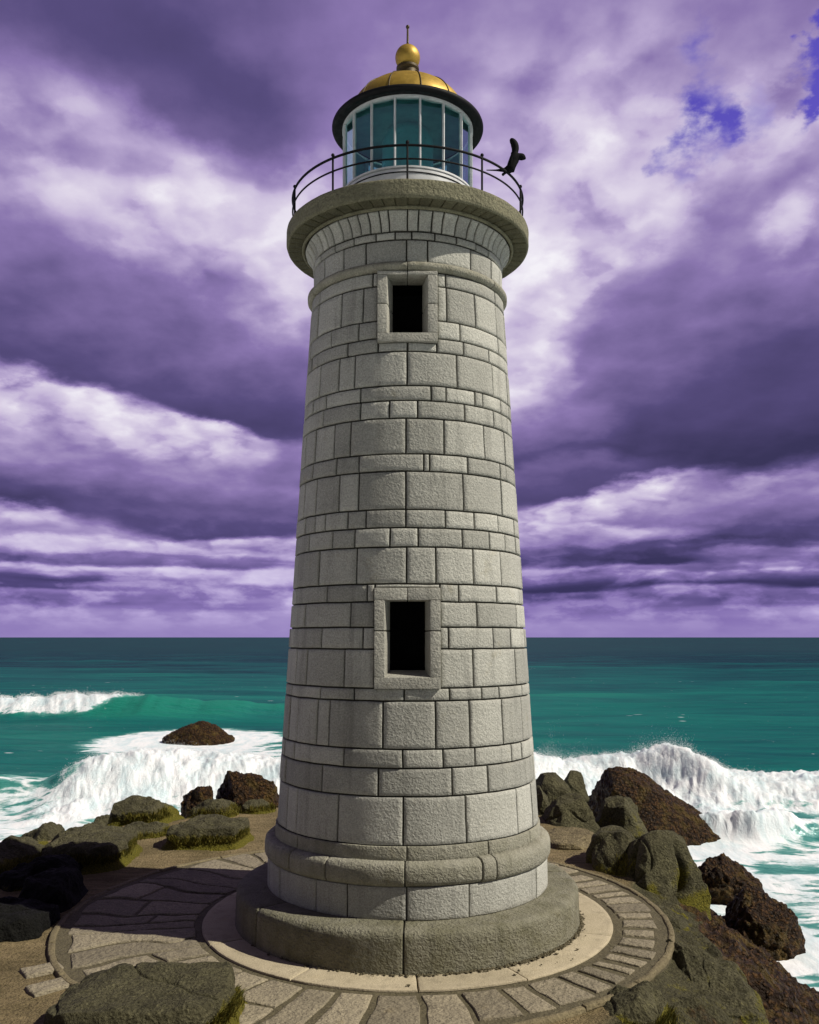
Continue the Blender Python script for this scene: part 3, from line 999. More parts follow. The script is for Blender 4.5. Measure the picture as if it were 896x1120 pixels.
def rock_nodes(t, b, co, olive, moss_amt, weed_amt, grain=7.0):
    big = t.noise(co, 0.7, 6, 0.62)
    mid = t.noise(co, 3.2, 7, 0.68)
    fine = t.noise(co, 26.0, 4, 0.65)
    f = t.mrange(t.math('ADD', t.math('MULTIPLY', big, .5), t.math('MULTIPLY', mid, .5)), .34, .66, 0, 1)
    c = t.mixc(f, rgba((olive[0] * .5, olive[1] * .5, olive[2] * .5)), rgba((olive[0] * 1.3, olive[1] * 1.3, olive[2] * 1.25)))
    # crusts of pale lichen
    li = t.mrange(t.noise(co, 4.5, 8, .7), .60, .68, 0, .55)
    c = t.mixc(li, c, rgba((olive[0] * 1.8, olive[1] * 1.8, olive[2] * 1.5)))
    sp = t.mrange(t.noise(co, 15.0, 5, .7), .36, .64, .55, 1.35)
    c = t.mixc(1.0, c, t.n('ShaderNodeCombineColor', ins={0: sp, 1: sp, 2: sp}).outputs[0], 'MULTIPLY')
    mossn = t.math('ADD', t.math('MULTIPLY', mid, .7), t.math('MULTIPLY', fine, .3))
    mm = t.mrange(t.math('ADD', mossn, t.math('MULTIPLY', moss_amt, .55)), .68, .86, 0, 1, smooth=True)
    mc = t.mixc(t.mrange(fine, .35, .65, 0, 1), rgba((.050, .050, .008)), rgba((.180, .155, .022)))
    c = t.mixc(mm, c, mc)
    # bladder weed: dark brown with rusty tips
    vor = t.n('ShaderNodeTexVoronoi', ins={'Vector': t.vmath('ADD', co, t.vmath('SCALE', t.noise(co, 5, 3, out=1), scale=.25)), 'Scale': 6.5})
    vd = vor.outputs['Distance']
    wc = t.mixc(t.mrange(vd, .05, .55, 1, 0), rgba((.022, .012, .006)), rgba((.115, .058, .020)))
    wc = t.mixc(t.mrange(t.noise(co, 1.3, 4, .6), .5, .66, 0, .6), wc, rgba((.120, .082, .020)))
    wm = t.mrange(t.math('ADD', weed_amt, t.math('MULTIPLY', t.math('SUBTRACT', mid, .5), .9)), .35, .65, 0, 1, smooth=True)
    c = t.mixc(wm, c, wc)
    t.set(b.inputs['Base Color'], c)
    t.set(b.inputs['Roughness'], t.mixf(wm, .92, .55))
    b.inputs['Specular IOR Level'].default_value = .14
    vg = t.n('ShaderNodeTexVoronoi', ins={'Vector': co, 'Scale': grain * 2}).outputs['Distance']
    h = t.math('ADD', t.math('MULTIPLY', mid, .9), t.math('ADD', t.math('MULTIPLY', fine, .35), t.math('ADD', t.math('MULTIPLY', vg, .35), t.math('MULTIPLY', t.noise(co, 11, 5, .7), .7))))
    h = t.math('SUBTRACT', h, t.math('MULTIPLY', t.math('MULTIPLY', vd, wm), 1.1))
    t.set(b.inputs['Normal'], t.n('ShaderNodeBump', ins={'Strength': 1.0, 'Distance': .13, 'Height': h}).outputs[0])

def rock_mat(name, olive=(.098, .090, .052)):
    m, t, b, out = new_mat(name)
    co = t.n('ShaderNodeNewGeometry').outputs['Position']
    rock_nodes(t, b, co, olive, t.n('ShaderNodeAttribute', attribute_name='moss').outputs['Fac'], t.n('ShaderNodeAttribute', attribute_name='weed').outputs['Fac'])
    return m
M['rock'] = rock_mat('mossy_basalt')
M['rock_shaded'] = rock_mat('shade_painted_rock', (.009, .009, .008))  # tower's shade painted into the rock as a near-black colour
M['rock_tan'] = rock_mat('tan_ledge', (.24, .195, .115))

def ground_mat():
    m, t, b, out = new_mat('headland_earth')
    co = t.n('ShaderNodeNewGeometry').outputs['Position']
    wat = t.n('ShaderNodeAttribute', attribute_name='weed').outputs['Fac']
    edg = t.n('ShaderNodeAttribute', attribute_name='edge').outputs['Fac']
    rock_nodes(t, b, co, (.085, .078, .045), t.math('MULTIPLY', edg, .30), wat)
    rock_c = b.inputs['Base Color'].links[0].from_socket
    n1 = t.noise(co, .5, 6, .6); n2 = t.noise(co, 9, 6, .7)
    mp = t.n('ShaderNodeMapping', ins={'Vector': co}); mp.inputs['Scale'].default_value = (.5, 2.4, 1)
    st = t.noise(mp.outputs[0], 1.6, 5, .6)
    dirt = t.mixc(t.mrange(t.math('ADD', t.math('MULTIPLY', n1, .5), t.math('MULTIPLY', st, .5)), .38, .62, 0, 1), rgba((.135, .105, .052)), rgba((.30, .230, .125)))
    dirt = t.mixc(t.mrange(n2, .5, .72, 0, .5), dirt, rgba((.085, .075, .035)))
    c = t.mixc(t.mrange(edg, .25, .75, 0, 1, smooth=True), dirt, rock_c)
    t.set(b.inputs['Base Color'], c)
    return m
M['ground'] = ground_mat()
headland = tm.build('headland', M['ground'])
tag(headland, 'tan earth and weed-covered rock of the headland under the lighthouse', 'headland', kind='structure')

# ------------------------------------------------------------------ paved terrace
def rout(th):
    """distance from the tower axis to the outer circle of the paving"""
    d = np.stack([np.sin(th), -np.cos(th)], -1)
    c = PC - np.array([TX, TY])
    bq = d @ c
    return bq + np.sqrt(np.maximum(bq * bq - (c @ c) + PR * PR, 0))
pv = MB()
def flat(thv, r, off):
    P = v3(TX + r * np.sin(thv), TY - r * np.cos(thv), 0.0)
    z = 0.055 + off + 0.012 * fbm(P * 1.2, 2, 61)
    P[..., 2] = z - .015
    return P
def warpflat(amp):
    def f(thv, r, off):
        P = flat(thv, r, off)
        s = 0.55
        P[..., 0] += amp * perlin(v3(P[..., 0] * s, P[..., 1] * s, 3.0), 71) * sstep(5.6, 6.4, r)
        P[..., 1] += amp * perlin(v3(P[..., 0] * s, P[..., 1] * s, 9.0), 72) * sstep(5.6, 6.4, r)
        return P
    return f
th = -PI
while th < PI:
    deg = math.degrees(th)
    if 28 < deg < 125:
        wd_, gp_, am = rng.uniform(.46, .90), rng.uniform(.07, .24), .12
    elif -42 < deg <= 28:
        wd_, gp_, am = rng.uniform(.75, 1.15), rng.uniform(.06, .13), .10
    else:
        wd_, gp_, am = rng.uniform(.55, 1.15), rng.uniform(.04, .09), .42
    Rm = 6.6
    a0, a1 = th, th + wd_ / Rm
    ro0, ro1 = float(rout(np.array(a0))), float(rout(np.array(a1)))
    taper = rng.uniform(-.25, .25) * (wd_ / Rm) if 28 < deg < 125 else 0.0
    outer = min(ro0, ro1) - .22
    cuts = [5.64, outer - rng.uniform(0, .12)]
    if outer - 5.64 > 2.4 and rng.random() < .3 and not (28 < deg < 125):
        cuts.insert(1, 5.64 + (outer - 5.64) * rng.uniform(.35, .65))
    for r0, r1 in zip(cuts[:-1], cuts[1:]):
        wf = warpflat(am)
        mid = (a0 + a1) / 2
        def fnp(t_, r, off, wf=wf, mid=mid, taper=taper):
            k = (r - 6.6) * .25
            return wf(mid + (t_ - mid) * (1 + (0.9 * k * taper / (wd_ / Rm))), r, off)
        block(pv, a0, a1, r0, r1, Rm, 1.0, fnp, gap=gp_ / 2 if True else .02, bev=.035, depth=.06, res=.11, amp=.020, wob=.045, seed=int(th * 50), wscale=1.5)
    th = a1 + gp_ / Rm * .35
pav = MB()
tg = np.linspace(0, 2 * PI, 180, endpoint=False)
ring_in = v3(TX + 4.0 * np.sin(tg), TY - 4.0 * np.cos(tg), 0.0)
ro_ = rout(tg)
rows = [np.stack([TX + r * np.sin(tg), TY - r * np.cos(tg), np.full_like(tg, z)], -1)
        for r, z in ((4.0 + 0 * ro_, .0), (5.0 + 0 * ro_, .004), ((5.0 + ro_) / 2, .006), (ro_ - .02, .004), (ro_ - .02, -.7))]
pav.grid(np.stack(rows)[::-1], close_u=True)
terr = pav.build('paved_terrace', M['joint'], sharp=50)
tag(terr, 'round stone paved terrace about the foot of the lighthouse', 'paving', kind='structure')
pvo = pv.build('pavers', M['paver']); pvo.parent = terr
cr = MB()
cang = around([math.radians(x) for x in (-62, -28, 2.5, 29, 70)], .55)
for a0, a1 in zip(cang[:-1], cang[1:]):
    block(cr, a0, a1, 4.5, 5.50, 5.1, 1.0, lambda t_, r, off: flat(t_, r, off + .015), gap=.012, bev=.02, depth=.05, res=.12, amp=.006, wob=.012)
co_ = cr.build('pale_kerb_ring', M['concrete']); co_.parent = terr
rim = MB()
rang = np.linspace(-PI, PI, 25)
for a0, a1 in zip(rang[:-1], rang[1:]):
    def rfn(t_, v, off):
        r = rout(t_) - .17 + v
        P = v3(TX + r * np.sin(t_), TY - r * np.cos(t_), 0.0)
        P[..., 2] = .045 + off + .012 * perlin(P * 1.5, 66)
        return P
    block(rim, a0, a1, 0, .19, 8.0, 1.0, rfn, gap=.004, bev=.04, depth=.10, res=.12, amp=.012, wob=.03)
ri = rim.build('rim', M['lip']); ri.parent = terr

def flagstone(x0, y0, x1, y1, wid, label):
    A, Bp = np.array(gp(x0, y0)[:2]), np.array(gp(x1, y1)[:2])
    d = Bp - A; L = np.linalg.norm(d); d /= L; nrm = np.array([-d[1], d[0]])
    mb = MB()
    def f(u, v, off):
        P = v3(A[0] + d[0] * u + nrm[0] * v, A[1] + d[1] * u + nrm[1] * v, 0.0)
        P[..., 2] = .015 + off
        return P
    block(mb, 0, L, -wid / 2, wid / 2, 1, 1, f, gap=0.0, bev=.06, depth=.08, res=.09, amp=.015, wob=.05)
    o = mb.build('flagstone', M['paver'], loc=(A[0], A[1], 0))
    tag(o, label, 'flagstone', 'loose flagstones beside the terrace')
flagstone(25, 1064, 68, 1055, .62, 'pale flagstone in the earth outside the terrace, the one nearer the tower shadow')
flagstone(31, 1084, 76, 1072, .60, 'pale flagstone in the earth outside the terrace, the one nearer the foreground boulder')

# crumbs of dirt along the foot of the plinth
db = MB()
for k in range(520):
    a = rng.normal(0.75, .55)
    r = 4.63 + abs(rng.normal(0, .05)) + (rng.uniform(0, .7) if rng.random() < .03 else 0)
    s = rng.uniform(.010, .038)
    q = rng.normal(size=(6, 3)) * .3 + np.array([(1, 0, 0), (-1, 0, 0), (0, 1, 0), (0, -1, 0), (0, 0, 1), (0, 0, -1)])
    q = q * s * np.array([1.5, 1.5, .8]) + np.array([TX + r * math.sin(a), TY - r * math.cos(a), .075 + s * .4])
    db.add(q, [[(0, 2, 4), (2, 1, 4), (1, 3, 4), (3, 0, 4), (2, 0, 5), (1, 2, 5), (3, 1, 5), (0, 3, 5)]])
o = db.build('debris', M['joint'], smooth=False)
tag(o, 'crumbs of dark soil along the foot of the plinth', 'debris', kind='stuff')

# ------------------------------------------------------------------ boulders
_ico = {}
def ico(n):
    if n not in _ico:
        bm = bmesh.new()
        bmesh.ops.create_icosphere(bm, subdivisions=n, radius=1.0)
        V = np.array([v.co[:] for v in bm.verts]); Fc = np.array([[v.index for v in f.verts] for f in bm.faces])
        bm.free(); _ico[n] = (V, Fc)
    return _ico[n]
GRASS_SEEDS = []
def boulder(label, xl, xr, yb, yt, zb, depth, weed=0.0, moss=0.5, seed=0, box=3.2, lean=0.0, cuts=7, rough=1.0, rot=0.0, name='boulder', cat='boulder',
            grass=0, mat='rock', flat=.25, lvl=6, peak=0.0, groove=0.0, table=0.0, group=None, dxy=(0, 0)):
    r = np.random.default_rng(seed + 100)
    Yf = (EYE - zb) * F / (yb - HOR)
    Yc = Yf + depth / 2
    wdt = (xr - xl) / F * Yc
    Xc = ((xl + xr) / 2 - 448) / F * Yc
    Yt = Yc + flat * depth
    h = max(EYE - (yt - HOR) / F * Yt - zb, .15)
    V, Fc = ico(lvl)
    n = V.copy()
    p = n / (np.sum(np.abs(n) ** box, 1) ** (1 / box))[:, None]
    for k in range(cuts):
        m_ = r.normal(size=3); m_[2] = abs(m_[2]) * .8 + .1
        m_ /= np.linalg.norm(m_)
        o_ = r.uniform(.66, .95)
        e = p @ m_ - o_
        e = np.where(e > 0, e * .97, 0)
        p = p - e[:, None] * m_
    if table:
        p[:, 2] = np.where(p[:, 2] > table, table + (p[:, 2] - table) * .22, p[:, 2])
    low_ = np.minimum(p[:, 2], 0)
    p[:, :2] *= (1 + (1.1 if weed > .6 else .8) * low_ ** 2)[:, None]
    if peak:
        p[:, 2] = np.where(p[:, 2] > 0, p[:, 2] * (1 - peak * np.clip(np.hypot(p[:, 0], p[:, 1]), 0, 1)), p[:, 2])
    p[:, 2] = np.where(p[:, 2] > 0, p[:, 2] * (1 - lean * p[:, 0]), p[:, 2])
    c = h * (1.05 if weed > .6 else .72)
    ext = np.abs(p).max(0)
    p = p / np.maximum(ext, .5)
    P = p * np.array([wdt / 2, depth / 2, c])
    sz = (wdt * depth * h) ** (1 / 3)
    w0 = P + np.array([Xc, Yc, 0])
    q = w0 / sz
    nr = n / np.array([wdt, depth, c]); nr /= np.linalg.norm(nr, axis=1)[:, None]
    # cracks and hollows, then grain
    crack = np.abs(perlin(q * 1.5 + seed, 81))
    dsp = .10 * fbm(q * 1.3 + seed, 3, 82) - .045 * np.exp(-(crack / .03) ** 2) * r.uniform(.0, 1.0) + .034 * fbm(q * 5 + seed, 4, 83) + .055 * fbm(q * 2.6 + seed, 5, 88, ridged=True)
    if groove:
        dsp = dsp - groove * np.clip(1 - np.abs(perlin(np.stack([q[:, 0] * 2.1 + q[:, 2] * .5, q[:, 1] * 2.1, q[:, 2] * .35], 1) + seed, 89)) / .16, 0, 1) ** 1.5 * sstep(1.0, .6, n[:, 2])
    P = P + nr * (dsp * min(sz, 2.6) * rough)[:, None]
    if weed > .3:
        P = P + nr * (weed * (.20 * fbm(w0 * 1.5, 4, 84, ridged=True) + .06 * perlin(w0 * 6.5, 85)))[:, None] * min(1.0, sz / 1.6)
    cs, sn = math.cos(rot), math.sin(rot)
    P = np.stack([P[:, 0] * cs - P[:, 1] * sn, P[:, 0] * sn + P[:, 1] * cs, P[:, 2]], 1)
    zc = h - c
    P[:, 2] += zc
    # highest point where the photo has it
    P[:, 2] += h - P[:, 2].max()
    rel = P[:, 2] / h
    ms = moss * sstep(.75, .05, rel + .25 * perlin(w0 * 1.3, 86) - .18 * p[:, 0])
    mb = MB()
    mb.add(P, [Fc], moss=ms, weed=np.full(len(P), weed))
    o = mb.build(name, M[mat])
    o.location = (Xc + dxy[0], Yc + dxy[1], zb)
    tag(o, label, cat, group)
    if grass:
        W = P + np.array(o.location)
        # blades root along the lower flank
        ok = np.where((rel > -.05) & (rel < .5) & (nr[:, 2] > -.3) & (p[:, 0] * .7 - p[:, 1] * .8 + .3 * perlin(w0 * 1.1, 87) > .28))[0]
        if len(ok):
            GRASS_SEEDS.append((W[ok], nr[ok], grass))
    return o

NEAR = 'boulders round the edge of the headland'
SEAR = 'weed-covered rocks standing in the surf'
def nb(label, *a, **k):
    k.setdefault('group', NEAR)
    return boulder(label, *a, **k)
def sb(label, *a, **k):
    k.setdefault('group', SEAR); k.setdefault('weed', 1.0); k.setdefault('moss', 0.0); k.setdefault('box', 2.3)
    k.setdefault('name', 'sea_rock'); k.setdefault('cat', 'rock')
    return boulder(label, *a, **k)
# left side, far to near
sb('lone reddish brown peaked rock out in the foam behind the left breaking wave', 176, 259, 814, 788, SEA, 5.5, seed=1, box=2.0, cuts=3, lean=.05, flat=0, peak=.75)
sb('small dark knobbly rock touching the larger brown pile left of the tower', 201, 238, 884, 856, -.7, 2.4, seed=2, weed=.9)
sb('large dark brown knobbly rock close to the left side of the tower, foam behind it', 232, 309, 884, 839, -.7, 3.8, seed=3, weed=.9)
nb('dark faced wedge boulder with a mossy right foot in front of the white surf', 116, 203, 905, 868, -.05, 3.2, seed=4, moss=.8, grass=260, cuts=9, box=4)
nb('rounded olive boulder below the brown pile with grass at its right end', 203, 266, 895, 870, -.02, 2.4, seed=5, moss=.7, grass=160)
nb('smallest low grey-green stone beside the tower wall on the left', 262, 305, 890, 873, -.02, 1.7, seed=6, moss=.7, grass=120)
nb('flat topped slab with a fringe of grass lying on the path beside the terrace', 178, 280, 933, 890, -.05, 3.6, seed=7, moss=.85, grass=420, cuts=4, box=4.5, table=.5, rot=-.12)
nb('jagged dark rock on the left shore edge against the foam', 20, 80, 930, 894, -.4, 2.8, seed=8, moss=.5, rough=1.5, weed=.3)
nb('low dark rock behind the broad flat boulder at the shore edge', 70, 130, 921, 896, -.3, 2.4, seed=9, moss=.4, rough=1.4)
nb('low mossy ridge of rock joining the flat boulder to the wedge boulder', 118, 190, 922, 899, -.1, 2.2, seed=10, moss=.9, rough=1.4, grass=140)
nb('broad flat topped olive boulder with grass along its right foot, left of the terrace', 42, 156, 960, 901, -.08, 5.0, seed=11, moss=.75, grass=460, cuts=4, box=4.5, table=.5, rot=.1)
nb('yellow-green mossy boulder cut off by the left frame edge', -34, 50, 972, 910, -.2, 4.6, seed=12, moss=1.0, grass=420)
nb('black shaded boulder at the edge of the tower shadow, highest of the dark steps', 24, 97, 972, 928, -.1, 2.6, seed=13, moss=.1, weed=.0, mat='rock_shaded')
nb('black shaded block in the tower shadow, middle of the dark steps', 8, 94, 1010, 946, -.2, 3.2, seed=14, moss=.1, mat='rock_shaded', table=.5, box=4)
nb('large black shaded rock at the left frame edge, lowest of the dark steps', -46, 66, 1056, 980, -.4, 3.6, seed=15, moss=.1, mat='rock_shaded', table=.5, box=4)
nb('big smooth flat olive boulder in the foreground with moss down its right flank', 46, 274, 1172, 1049, -.05, 3.8, seed=16, moss=.75, grass=900, cuts=3, box=3.4, table=.55, lvl=7, rough=.6)
nb('long low ledge of rock between the mossy boulder and the dark steps', -10, 64, 985, 940, -.25, 2.6, seed=40, moss=.5, mat='rock_shaded')
nb('small rough stone on the shore edge between the jagged rock and the flat boulder', 56, 92, 936, 906, -.3, 1.8, seed=41, moss=.5, rough=1.5)
nb('low craggy stone at the foot of the wedge boulder beside the path', 150, 196, 914, 900, -.06, 1.6, seed=42, moss=.7, rough=1.5, grass=120)
nb('dark craggy rock on the shore edge below the wedge boulder, foam behind it', 96, 140, 910, 888, -.7, 2.4, seed=43, moss=.3, rough=1.5)
# right side, far to near
nb('small dark rounded stone peeping out behind the right rock pile', 612, 643, 868, 841, -1.2, 2.4, seed=20, moss=.2)
nb('low cracked grey rock at the right side of the tower nearest the surf', 576, 630, 874, 843, -.5, 3.0, seed=21, moss=.3)
sb('huge brown seaweed-covered rock rising beside the right breaking wave', 612, 802, 922, 834, SEA, 9.0, seed=22, box=1.8, lean=.92, peak=.25, cuts=5, lvl=7, flat=.1)
nb('dark upright stone tucked against the right side of the tower', 572, 606, 893, 858, -.1, 2.0, seed=23, moss=.2)
nb('smooth grey-olive block between the tower and the huge brown rock', 590, 655, 905, 864, -.05, 3.2, seed=24, moss=.2, cuts=9)
nb('smooth grey-olive block resting against the foot of the huge brown rock', 646, 704, 904, 868, -.1, 2.8, seed=25, moss=.35)
nb('flat tan rock ledge stepping down to the paving behind the tower', 586, 662, 935, 905, -.1, 4.6, seed=26, moss=.0, mat='rock_tan', cuts=4, box=5, rough=.5, name='rock_ledge', cat='ledge')
nb('tall rounded dark boulder beside the paving, left of a pair', 643, 702, 966, 900, -.2, 3.6, seed=27, moss=.7, grass=260, box=2.6, groove=.12, cuts=3)
nb('tallest rounded boulder with a mossy seaward flank, right of a pair', 668, 770, 1022, 896, -1.4, 4.8, seed=28, moss=1.2, box=2.4, groove=.16, cuts=3, lvl=7)
nb('low moss-covered hump below the tall pair of boulders', 690, 766, 1056, 984, -1.1, 2.8, seed=29, moss=2.2, grass=320, box=2.4)
nb('dark sloping slab below the terrace rim at the right, falling towards the water', 714, 828, 1136, 1024, -1.1, 4.2, seed=30, moss=.5, lean=.25, lvl=7)
nb('low mossy block with a yellow-green face under the terrace rim', 628, 744, 1165, 1066, -.7, 2.6, seed=31, moss=3.0, grass=900)
sb('brown sea rock in white foam, the farther of two', 750, 835, 977, 930, SEA, 3.0, seed=32, flat=.1, peak=.35)
sb('dark brown sea rock in white foam, the nearer of two', 784, 876, 1029, 967, SEA, 3.0, seed=33, flat=.1, peak=.25)
sb('low weedy lump at the waterline below the two sea rocks', 792, 842, 1062, 1028, SEA - .1, 2.0, seed=34)

# ------------------------------------------------------------------ grass fringes
gm = MB()
gv, gf, n0 = [], [], 0
for W, N, cnt in GRASS_SEEDS:
    pick = rng.integers(0, len(W), cnt * 7)
    P = W[pick] + rng.normal(size=(len(pick), 3)) * np.array([.06, .06, .02])
    nn = N[pick]
    for i in range(len(pick)):
        hgt = rng.uniform(.06, .22); wb = rng.uniform(.006, .013)
        d = nn[i] * .30 + np.array([rng.normal(0, .22), rng.normal(0, .22), 1.0]); d /= np.linalg.norm(d)
        s = np.cross(d, rng.normal(size=3)); s /= np.linalg.norm(s)
        a = P[i] - d * .05
        m_ = a + d * hgt * .6
        e = a + d * hgt + nn[i] * hgt * .25 - np.array([0, 0, hgt * .12])
        gv += [a - s * wb, a + s * wb, m_ + s * wb * .7, m_ - s * wb * .7, e]
        gf.append((n0, n0 + 1, n0 + 2, n0 + 3)); n0 += 5
gv = np.array(gv)
q4 = np.array(gf)
gm.add(gv, [q4, np.stack([q4[:, 3], q4[:, 2], q4[:, 0] + 4], 1)], tip=np.tile([0, 0, .6, .6, 1.0], len(q4)))
def grass_mat():
    m, t, b, out = new_mat('shore_grass')
    isl = t.n('ShaderNodeNewGeometry').outputs['Random Per Island']
    c = t.ramp(isl, [(0, (.045, .050, .010)), (.5, (.120, .110, .018)), (1, (.230, .185, .035))])
    t.set(b.inputs['Base Color'], c)
    b.inputs['Roughness'].default_value = .7
    b.inputs['Specular IOR Level'].default_value = .2
    return m
o = gm.build('grass', grass_mat(), smooth=False)
tag(o, 'short yellow-green grass fringing the feet of the boulders', 'grass', kind='stuff')

# ------------------------------------------------------------------ sea
def gauss(x, s):
    return np.exp(-(x / s) ** 2)
def breaker(X, Y, xs_, yc, H, wf, wb):
    """one wave: crest line yc(X), height H(X), steep front towards the shore, long back"""
    yc_ = np.interp(X, xs_, yc); h = np.interp(X, xs_, H)
    h = h * (1 + .28 * fbm(v3(X * .22, 0 * X, float(yc[0])), 3, 95))
    wob = .9 * perlin(v3(X * .12, X * 0, 0.0), 91)
    u = Y - yc_ - wob
    prof = np.where(u < 0, gauss(u, wf), gauss(u, wb))
    return h * prof, u, h
def sea(X, Y, dy):
    p = v3(X, Y, 0.0)
    dist = np.hypot(X, Y)
    z = np.zeros_like(X)
    for lam, amp, ang, sd_ in ((74, .75, 6, 1), (38, .42, -9, 2), (21, .20, 13, 3), (11, .085, -25, 4), (6.2, .05, 30, 5), (3.6, .028, -8, 6), (2.1, .016, 40, 7)):
        a = math.radians(ang)
        ph = (X * math.sin(a) + Y * math.cos(a)) / lam * 2 * PI + 2.6 * perlin(p * (.35 / lam ** .75) + sd_ * 7, 93 + sd_)
        fade = sstep(.55, .12, dy / lam)
        env = .55 + .45 * perlin(p * (.9 / lam) + sd_, 97 + sd_)
        z = z + amp * env * fade * (np.power(.5 + .5 * np.sin(ph), 1.6) * 2 - .9)
    T = np.zeros_like(X); Fm = np.zeros_like(X); face = np.zeros_like(X)
    # A: far left roller, white at its left end and a green wall to the right of it
    h, u, H = breaker(X, Y, [-90, -57, -44, -36, -24, -8, 4, 30], [131, 130, 128, 127.5, 129, 133, 137, 146], [3.0, 3.0, 3.2, 3.2, 2.3, 1.1, .6, 0], 5.5, 9)
    z = z + h; face = np.maximum(face, np.clip(h / 3.2, 0, 1))
    edge = -43.5 + 2.6 * (u + 5) / 3.0 + 1.6 * perlin(v3(X * .3, Y * .3, 0.0), 101)
    T = np.maximum(T, sstep(1.2, -1.2, X - edge) * sstep(-6.8, -4.6, u + .8 * perlin(v3(X * .5, Y * .5, 4.0), 102)) * sstep(1.6, .4, u))
    T = np.maximum(T, .9 * gauss(u - .1, .5) * sstep(-34, -40, X))
    # B: left breaker close in, a heap of white water
    h, u, H = breaker(X, Y, [-40, -25.5, -22.5, -19.5, -16, -11, -4, 6, 14], [66, 63.5, 64.5, 66.5, 69, 69, 68, 66, 66], [0, .3, 1.2, 1.9, 1.9, 1.4, 1.1, 1.0, .8], 5.6, 7)
    z = z + h
    ragged = .9 * perlin(v3(X * .45, Y * .45, 2.0), 103)
    T = np.maximum(T, sstep(-25, -22.6, X + ragged) * sstep(-10.5, -6.0, u + 1.8 * ragged) * sstep(5.5, 1.2, u + ragged))
    Fm = np.maximum(Fm, .95 * sstep(-27, -20, X + ragged) * sstep(11, 7, X) * sstep(-12, -6, u) * sstep(38, 20, u + 5 * ragged) * (.62 + .38 * sstep(4, 0, u)))
    # C: right breaker, a burst against the rocks and a long rolling lip
    h, u, H = breaker(X, Y, [2, 8, 12, 16, 18.6, 20.2, 22, 26, 34, 60], [64, 64, 65, 66, 65, 63, 62, 61.5, 60, 59], [1.5, 1.9, 1.4, 1.5, 2.5, 2.0, .9, .5, .5, .4], 2.6, 5)
    z = z + h
    ragged = .9 * perlin(v3(X * .45, Y * .45, 7.0), 104)
    T = np.maximum(T, sstep(0, 3, X) * sstep(70, 50, X) * sstep(-4.2 - .2, -2.6, u + .7 * ragged) * sstep(3.8, 1.0, u + ragged))
    Fm = np.maximum(Fm, .72 * sstep(2, 5, X) * sstep(-9, -3, u) * sstep(8.5, 4, u))
    # second small lip nearer the brown rock
    h, u2, H = breaker(X, Y, [12, 17, 19.2, 22, 27], [53, 52, 51.5, 52, 54], [0, .9, 1.2, .7, 0], 1.0, 2.5)
    z = z + h
    T = np.maximum(T, sstep(.25, .8, h) * .95)
    # washed, foam-laced water between the breakers and the shore
    n1 = fbm(p * .11, 3, 105)
    right = sstep(2, 8, X) * sstep(63, 57, Y + 2 * n1)
    Fm = np.maximum(Fm, right * (.54 + .30 * n1 + .08 * sstep(45, 30, Y)))
    left = sstep(2, -4, X) * sstep(84, 66, Y + 7 * n1)
    Fm = np.maximum(Fm, left * (.40 + .26 * n1 + .50 * sstep(66, 50, Y + 3 * n1)))
    # backwash round rocks and the foot of the headland
    d = sdist(X, Y)
    shore = np.where(X > 3, 4.6, 4.0)
    Fm = np.maximum(Fm, .88 * sstep(3.6, .4, np.abs(d - shore - 1.0) + 1.4 * n1))
    for rx, ry, rr in ((-23.3, 98, 6.5), (14.0, 41.5, 1.9), (13.4, 35.3, 1.9), (11.5, 31.5, 1.2), (14, 54, 4.8)):
        q = np.hypot((X - rx), (Y - ry) * .8) / rr
        Fm = np.maximum(Fm, .98 * sstep(2.0, 1.0, q + .35 * n1))
    # flecks of white on a far crest
    T = np.maximum(T, .85 * gauss(X - 77, 2.2) * gauss(Y - 193 + .1 * (X - 77), 2.0))
    T = np.clip(T, 0, 1); Fm = np.clip(np.maximum(Fm, T), 0, 1)
    near = sstep(1.6, .35, dy)
    lump = .85 * fbm(v3(X * .42, Y * .42, z * .4), 4, 106, ridged=True) + .30 * fbm(v3(X * 1.7, Y * 1.7, z * 1.5), 3, 107, ridged=True) * near
    z = z + T * lump * .60 + .05 * Fm * fbm(p * 1.1, 3, 108) * near
    green = np.clip(.5 * face + .3 * sstep(.1, .9, z) + .66 * sstep(520, 60, dist) + .25 * fbm(v3(X * .012, Y * .03, 0.0), 3, 109), 0, 1.3)
    return z + SEA, T, Fm, green

px = np.concatenate([np.arange(1480, 1110, -6.0), np.arange(1110, 760, -1.0), np.arange(760, 702, -.6), np.geomspace(5.0, .18, 60) + HOR])
rad = np.concatenate([[.05, 4, 9], (EYE - SEA) * F / (px - HOR)])
a_in = np.radians(np.arange(-34, 34.001, .075))
a_out = np.radians(np.arange(34, 326.001, 2.5))[1:-1]
ang = np.concatenate([a_in, a_out])
A_, R_ = np.meshgrid(ang, rad)
X_, Y_ = R_ * np.sin(A_), R_ * np.cos(A_)
dy_ = np.broadcast_to(np.gradient(rad)[:, None], R_.shape) * 1.0
Zs, Ts, Fs, Gs = sea(X_, Y_, np.maximum(dy_, .12))
far = sstep(3000, 900, R_)
Zs = SEA + (Zs - SEA) * far
sm = MB()
sm.grid(np.stack([X_, Y_, Zs], -1), close_u=True, flip=True, turb=Ts, foam=Fs, green=Gs)

